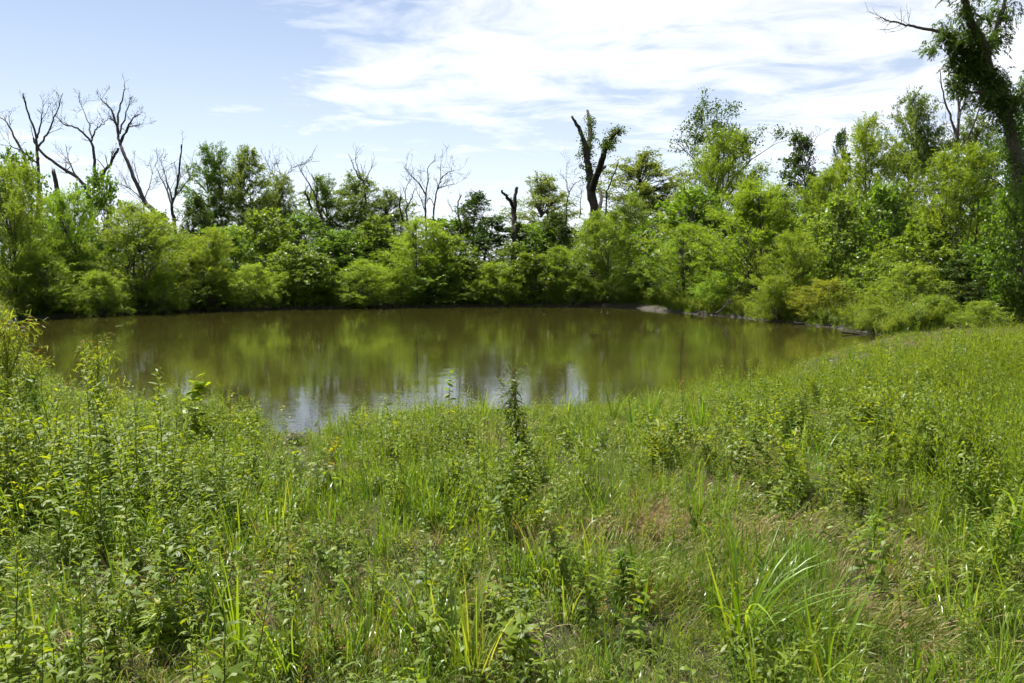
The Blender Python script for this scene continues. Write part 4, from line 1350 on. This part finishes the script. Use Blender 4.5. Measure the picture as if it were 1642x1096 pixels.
tussock(118, 852, .72, 26, 1, 'tall arching grass tussock beside the dark gap on the shady side of the bank', 1.2)
tussock(236, 792, .62, 24, 2, 'dark green grass clump with glossy blades behind the arching tussock', 1.0, (.75, .95, .8))
tussock(286, 912, .56, 30, 3, 'wide open sedge tussock with straw at its base and bare soil below', 1.5, (.95, .95, 1.0), 70)
tussock(382, 1062, .62, 22, 4, 'tall fresh green blades beside the bare patch at the bottom of the picture', .8, (1.1, 1.12, .9), 26, True)
tussock(1118, 858, .50, 36, 5, 'upright dark tussock with shining tips in front of the dry rusty patch', .8, (.8, 1.0, .85), 60, True)
tussock(1185, 1040, .68, 46, 6, 'big bright arching grass clump low in the picture', 1.7, (1.1, 1.1, .85), 90)
tussock(1290, 1020, .52, 30, 7, 'swept-over grass clump just beside the big bright arching clump', 1.6, (.95, 1.05, .9), 70, lean=(.4, 0))
tussock(590, 812, .60, 16, 8, 'fine arching tussock of thin grass next to the red-topped sapling', 1.5, (1.0, 1.05, 1.1), 130, lean=(-.25, 0), wide=.6)
tussock(760, 1100, .52, 34, 9, 'pale dry-tipped grass fan at the bottom edge', 1.1, (1.7, 1.35, 2.2), 60, True)
tussock(1018, 712, .62, 26, 10, 'dark upright rush clump near the water', .55, (.6, .9, .7), 20, True)
tussock(690, 690, .62, 34, 11, 'dense upright sedge stand at the water with blades against the reflection', 1.3, (1.0, 1.05, .8), 50, True)
tussock(612, 696, .52, 24, 12, 'thin sedge clump at the water beside the little yellow-leaved sapling', 1.0, (.95, 1.05, .8), 30, True)
tussock(565, 706, .40, 18, 13, 'short sedge clump right of the inlet', .8, (.95, 1.05, .8), 26, True)
tussock(1488, 650, .62, 26, 14, 'shining grass clump in the middle of the open slope', 1.2, (.95, 1.1, .9), 50)
tussock(1412, 622, .60, 24, 15, 'grass clump with silvery bent blades just up the slope from the spires', 1.2, (.9, 1.05, .95), 50)
tussock(1502, 722, .55, 22, 16, 'small dark clump with one long bent blade on the open slope', 1.0, (.8, 1.0, .85), 30)
tussock(1330, 1110, .60, 14, 17, 'few long pale blades at the bottom edge beyond the bright arching clump', 1.1, (1.3, 1.25, 1.0), 16, True)
tussock(1622, 900, .75, 18, 18, 'long leaning blades at the edge of the slope', 1.2, (.95, 1.1, .9), 30, lean=(-.3, 0))
tussock(452, 690, .36, 14, 19, 'little sedge tuft crowning the mossy hummock', .8, (.9, 1, .9), 24, True)
tussock(880, 700, .42, 20, 20, 'bright grass clump beside the tall dark weed', 1.0, (1.05, 1.1, .85), 30, True)
tussock(955, 705, .50, 18, 21, 'thin tall grass tuft between the dark weed and the rush clump', .8, (1.05, 1.1, .85), 24, True)
tussock(820, 1010, .30, 20, 22, 'small bowed grass tuft amid the foreground herbs', 1.2, (1.0, 1.0, 1.0), 40)
tussock(60, 1060, .45, 22, 23, 'grass tuft in the lower corner on the shady side', 1.3, (1.0, 1.05, .9), 40)
tussock(1170, 745, .5, 22, 24, 'rank grass clump before the spires on the slope', 1.1, (.9, 1.1, .85), 40)

_r = np.random.default_rng(808)
for i in range(16):   # more of the same sedge scattered over the slope
    t_ = tussock(_r.uniform(1130, 1640), _r.uniform(575, 800), _r.uniform(.5, .75), 14, 900 + i, 'sedge clump scattered among the spires of the open slope', _r.uniform(.8, 1.3),
                 (_r.uniform(.75, 1.05), 1.05, .85), 36, i % 2 == 0)
    t_['group'] = 'sedge clumps on the open slope'

for i, px in enumerate((575, 640, 665, 735, 772, 905, 935, 985, 1045, 1120, 340, 415)):   # blades standing up against the water
    t_ = tussock(px, 690 + _r.uniform(-6, 14), _r.uniform(.5, .72), 16, 950 + i, 'upright sedge at the water edge, its blades against the water', _r.uniform(.7, 1.1),
                 (_r.uniform(.85, 1.05), 1.05, .8), 22, True)
    t_['group'] = 'sedges along the near water edge'


def leaf_mesh(name, wp, st, width, mat, seed, droop=.25, fold=.0):
    g = Geo()
    leaves(g, [[0, 0, 0]], [[1, 0, 0]], [[0, 0, 1]], 1., width, droop, st, wp, np.array([np.random.default_rng(seed).random()]), fold)
    return g.mesh(name, mat)


LOBED = [leaf_mesh('lobed_leaf', (.12, .75, 1.05, .72, .95, .42, .55, .03), (0., .10, .28, .42, .55, .72, .8, 1.), .95, M_BIGLEAF, i, .2 + .1 * i) for i in range(4)]
OVAL = [leaf_mesh('oval_leaf', (.1, .7, 1., .8, .4, .02), (0., .15, .4, .65, .85, 1.), .5, M_BIGLEAF, 20 + i, .3 + .15 * i) for i in range(4)]
ROUND = [leaf_mesh('round_leaf', (.3, .85, 1., .85, .45, .05), (0., .15, .4, .65, .85, 1.), .85, M_BIGLEAF, 30 + i, .15 + .1 * i) for i in range(3)]
LANCE = [leaf_mesh('lance_leaf', (.15, .8, 1., .7, .35, .02), (0., .2, .4, .65, .85, 1.), .20, M_HERB, 40 + i, .2 + .25 * i) for i in range(5)]
NARROW = [leaf_mesh('narrow_leaf', (.2, .8, 1., .7, .35, .02), (0., .2, .4, .65, .85, 1.), .12, M_WILLOW, 50 + i, .3 + .3 * i) for i in range(4)]
RUSTY = [leaf_mesh('rusty_leaf', (.15, .8, 1., .7, .35, .02), (0., .2, .4, .65, .85, 1.), .22, M_RUST, 60 + i, .2 + .25 * i) for i in range(4)]


def sapling(name, cat, px, py, top, label, meshes, n, ll, seed, branches=0, spread=.4, lo=.25, el=(0., .7), tint=(1, 1, 1), stemmat=None, r=.006, tipset=None, size_top=.6, lean=(0, 0), tint_low=None, extra=0, xmat=None, xl=.1, xw=.012):
    rng = np.random.default_rng(seed)
    p = ground_hit(px, py)
    h = float(wpos(px, top, p[1])[2]) - p[2]
    o = thing(name, label, cat, tuple(p - (0, 0, .02)))
    g = Geo()
    main = spline([(0, 0, 0), (rng.normal(0, .03) + lean[0] * .4, rng.normal(0, .03), h * .5), (lean[0], lean[1], h)], 8)
    tube(g, main, np.linspace(r, r * .3, 8), 6, cap=False, rnd=.4)
    lines = [(main, 1.0)]
    for k in range(branches):
        s = rng.uniform(.15, .85); b = along(main, np.array([s]))[0]
        a = rng.uniform(0, 6.28); l = h * rng.uniform(.25, .55) * (1.1 - .6 * s)
        e = b + np.array([math.cos(a) * spread, math.sin(a) * spread, rng.uniform(.6, 1.1)]) * l
        ln = spline([b, (b + e) / 2 + (0, 0, .06 * l), e], 6); lines.append((ln, .8))
        tube(g, ln, np.linspace(r * .5, r * .15, 6), 4, cap=False, rnd=.4)
    obj('stem', g.mesh('stem', stemmat or M_STEM, True), o)
    tot = sum(np.linalg.norm(np.diff(l, axis=0), axis=1).sum() for l, _ in lines)
    for li, (ln, sc) in enumerate(lines):
        m = max(3, int(n * np.linalg.norm(np.diff(ln, axis=0), axis=1).sum() / tot))
        s = np.linspace(lo if li == 0 else .15, 1, m)
        B = along(ln, s)
        for k in range(m):
            ms = tipset if (tipset and s[k] > .8) else meshes
            lf = obj('leaf', ms[rng.integers(len(ms))], o)
            lf.location = B[k]
            a = k * 2.4 + li + rng.normal(0, .35)
            e = np.interp(s[k], [0, 1], el) + rng.normal(0, .22)
            lf.rotation_euler = Euler((rng.normal(0, .35), -e, a))
            L_ = ll * sc * rng.uniform(.7, 1.2) * np.interp(s[k], [0, .5, 1], [1, 1, size_top])
            lf.scale = (L_, L_ * rng.uniform(.85, 1.15), L_)
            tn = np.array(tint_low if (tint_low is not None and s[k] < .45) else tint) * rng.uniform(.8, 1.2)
            lf.color = (*tn, 1)
    if extra:
        g = Geo()
        for li, (ln, sc) in enumerate(lines):
            m = int(extra * np.linalg.norm(np.diff(ln, axis=0), axis=1).sum() / tot)
            if m < 1:
                continue
            s = rng.uniform(.15, 1, m); B = along(ln, s)
            # short side shoots carry the leaves away from the branch
            B = B + rng.normal(0, 1, B.shape) * [.07, .07, .05]
            d = rng.normal(0, 1, B.shape) * [1, 1, .6] + [0, 0, .15]
            leaves(g, B, d, rng.normal(0, .6, B.shape) + [0, 0, 1], xl * rng.uniform(.6, 1.2, m), xw, rng.uniform(.1, .8, m), ST4, WP4, rng.random(m))
        f = obj('foliage', g.mesh('foliage', xmat or M_WILLOW), o, 'stuff'); f.color = (*tint, 1)
    return o


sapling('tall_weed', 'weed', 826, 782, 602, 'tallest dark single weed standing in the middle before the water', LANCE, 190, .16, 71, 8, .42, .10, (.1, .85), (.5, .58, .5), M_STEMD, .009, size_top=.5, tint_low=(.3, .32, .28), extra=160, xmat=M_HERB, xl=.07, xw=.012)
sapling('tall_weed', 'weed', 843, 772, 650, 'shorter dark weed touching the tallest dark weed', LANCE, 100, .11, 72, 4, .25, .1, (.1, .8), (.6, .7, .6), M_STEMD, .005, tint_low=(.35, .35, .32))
sapling('willow_sapling', 'sapling', 165, 730, 545, 'willow sapling with drooping narrow leaves and tan tip left of the inlet', NARROW, 270, .14, 73, 20, .42, .2, (-.1, .6), (1.15, 1.1, .8), M_STEMD, .008, RUSTY, extra=900)
sapling('willow_shrub', 'shrub', 18, 735, 500, 'tall bronze-tipped narrow-leaved shrub at the picture edge by the water', NARROW, 290, .17, 74, 22, .55, .12, (-.1, .7), (1.15, 1.0, .85), M_STEMD, .010, RUSTY, extra=2200, xl=.12)
sapling('willow_shrub', 'shrub', -50, 745, 505, 'second narrow-leaved shrub cut off by the picture edge', NARROW, 270, .17, 75, 20, .5, .12, (-.1, .7), (1.2, 1.0, .9), M_STEMD, .010, RUSTY, extra=2000, xl=.12)
sapling('willow_sapling', 'sapling', 62, 740, 590, 'low feathery green sapling between the bronze shrub and the willow sapling', NARROW, 220, .12, 76, 18, .4, .1, (0, .8), (.95, 1.1, .8), M_STEM, .006, extra=900, xl=.07, xw=.008)
sapling('sycamore_sapling', 'sapling', 315, 725, 606, 'sapling with big bright lobed leaves at the water', LOBED, 34, .17, 77, 4, .4, .3, (-.2, .5), (1, 1.05, .8), M_STEMD, .006, size_top=.9)
sapling('yellow_sapling', 'sapling', 372, 715, 630, 'small sapling with yellowing leaves beside the lobed-leaved sapling', ROUND, 34, .085, 78, 4, .5, .25, (-.1, .6), (1.25, 1.05, .8), M_STEMD, .005)
sapling('leafy_sprig', 'sapling', 716, 690, 596, 'thin sprig with a few round leaves standing against the water', ROUND, 15, .10, 79, 2, .3, .55, (-.1, .5), (.8, .9, .8), M_STEMD, .005, size_top=.9, lean=(.06, 0))
sapling('yellow_sapling', 'sapling', 582, 705, 646, 'little yellow-leaved sapling at the water right of the inlet', ROUND, 18, .075, 80, 3, .5, .3, (0, .6), (1.3, 1.0, .9), M_STEMD, .004)
sapling('yellow_sapling', 'sapling', 456, 700, 652, 'spotted yellow sapling on the mossy hummock', ROUND, 16, .07, 81, 3, .5, .35, (0, .6), (1.3, 1.05, .9), M_STEMD, .004)
sapling('red_topped_sapling', 'sapling', 522, 812, 738, 'broad-leaved sapling with red new leaves at its top beside the bare soil', OVAL, 40, .125, 82, 6, .9, .2, (-.25, .4), (.62, .8, .8), M_STEMD, .006, RUSTY)
sapling('leafy_sprig', 'sapling', 545, 770, 700, 'yellow-orange leaved sprig above the red-topped sapling', ROUND, 20, .08, 83, 4, .6, .3, (0, .6), (1.3, .95, .8), M_STEMD, .004)
for i, (px, py, top, lab, tint) in enumerate([
    (238, 745, 640, 'upright dark-stemmed weed between the willow and lobed-leaved saplings', (.8, .95, .8)),
    (1090, 735, 606, 'tall weed with rusty flower head where the bank turns along the water', (1.0, .95, .9)),
    (1200, 720, 575, 'lone tall spire overlapping the muddy water', (1.0, 1.1, .8)),
    (1262, 700, 590, 'slender spire leading the row on the slope', (1.0, 1.1, .8)),
    (780, 790, 655, 'bright green weed just left of the tallest dark weed', (1.1, 1.1, .8)),
    (180, 880, 765, 'dark-stemmed leafy weed in the shady corner of the bank', (.8, .95, .8)),
    (640, 830, 700, 'leafy weed in the middle of the green bank above the dry patch', (1.05, 1.1, .8)),
    (930, 800, 690, 'leafy weed between the dark weed and the upright tussock', (1.1, 1.1, .8)),
    (990, 965, 880, 'dark leafy clump in the foreground left of the arching clump', (.7, .9, .75)),
    (262, 1062, 960, 'pale-topped young weed in the foreground beside fresh blades', (1.2, 1.2, .9)),
    (178, 1085, 1012, 'broad-leaved young shoot near the bottom corner', (1.1, 1.15, .8)),
    (1360, 800, 690, 'feathery weed standing mid-slope among the spires', (1.05, 1.1, .8)),
    (1580, 760, 660, 'leafy weed high on the slope near the picture edge', (1.05, 1.05, .8)),
    (1405, 905, 820, 'leafy weed beside the long dry streak', (.9, 1.05, .8)),
    (1560, 990, 880, 'thin weed over dry grass toward the lower corner', (1.0, 1.05, .8)),
    (60, 800, 680, 'large leafy weed in front of the bronze edge shrub', (.9, 1.05, .8)),
    (420, 800, 690, 'leafy weed left of the bare soil by the inlet', (1.05, 1.1, .8)),
    (470, 960, 870, 'olive-tinted weed above the bare path', (1.2, .95, .8)),
]):
    sapling('tall_weed', 'weed', px, py, top, lab, (OVAL if 'shoot' in lab else LANCE), 90 if 'shoot' not in lab else 16, .10 if 'spire' not in lab else .07, 300 + i, 2 if 'spire' not in lab else 0, .25, .08,
            (.2, .85) if 'spire' not in lab else (.6, 1.1), tint, M_STEM, .005, RUSTY if 'flower head' in lab else None, .5)


def hummock():
    rng = np.random.default_rng(7)
    p = ground_hit(468, 716) - (0, 0, .06); g = Geo()
    nu, nv = 20, 9
    V = np.zeros((nu, nv, 3))
    for i in range(nu):
        for j in range(nv):
            a = i / nu * 6.283; b = j / (nv - 1) * math.pi / 2
            r = .22 * (1 + .25 * math.sin(3 * a + 1) + .12 * math.sin(7 * a)) + rng.normal(0, .012)
            V[i, j] = (math.cos(a) * math.cos(b) * r, math.sin(a) * math.cos(b) * r * .8, math.sin(b) ** .8 * .30 + rng.normal(0, .01) - .06)
    q = [(i * nv + j, (i + 1) % nu * nv + j, (i + 1) % nu * nv + j + 1, i * nv + j + 1) for i in range(nu) for j in range(nv - 1)]
    g.add(V.reshape(-1, 3), q, .5)
    o = obj('mossy_hummock', g.mesh('mossy_hummock', M_BARK, True)); o.location = tuple(p)
    o['label'] = 'dark mossy hummock at the mouth of the small inlet'; o['category'] = 'hummock'
    g2 = Geo(); n = 1500
    a = rng.uniform(0, 6.28, n); b = rng.uniform(.1, 1.5, n)
    B = np.stack([np.cos(a) * np.cos(b) * .22, np.sin(a) * np.cos(b) * .18, np.sin(b) * .24 - .05], 1)
    leaves(g2, B, nrm(B) + rng.normal(0, .3, B.shape) + [0, 0, -.2], rng.normal(0, 1, B.shape), rng.uniform(.10, .26, n), .006, .9, ST5, BL5, rng.random(n))
    obj('hanging_grass', g2.mesh('hanging_grass', M_GRASS), o, 'stuff')


hummock()
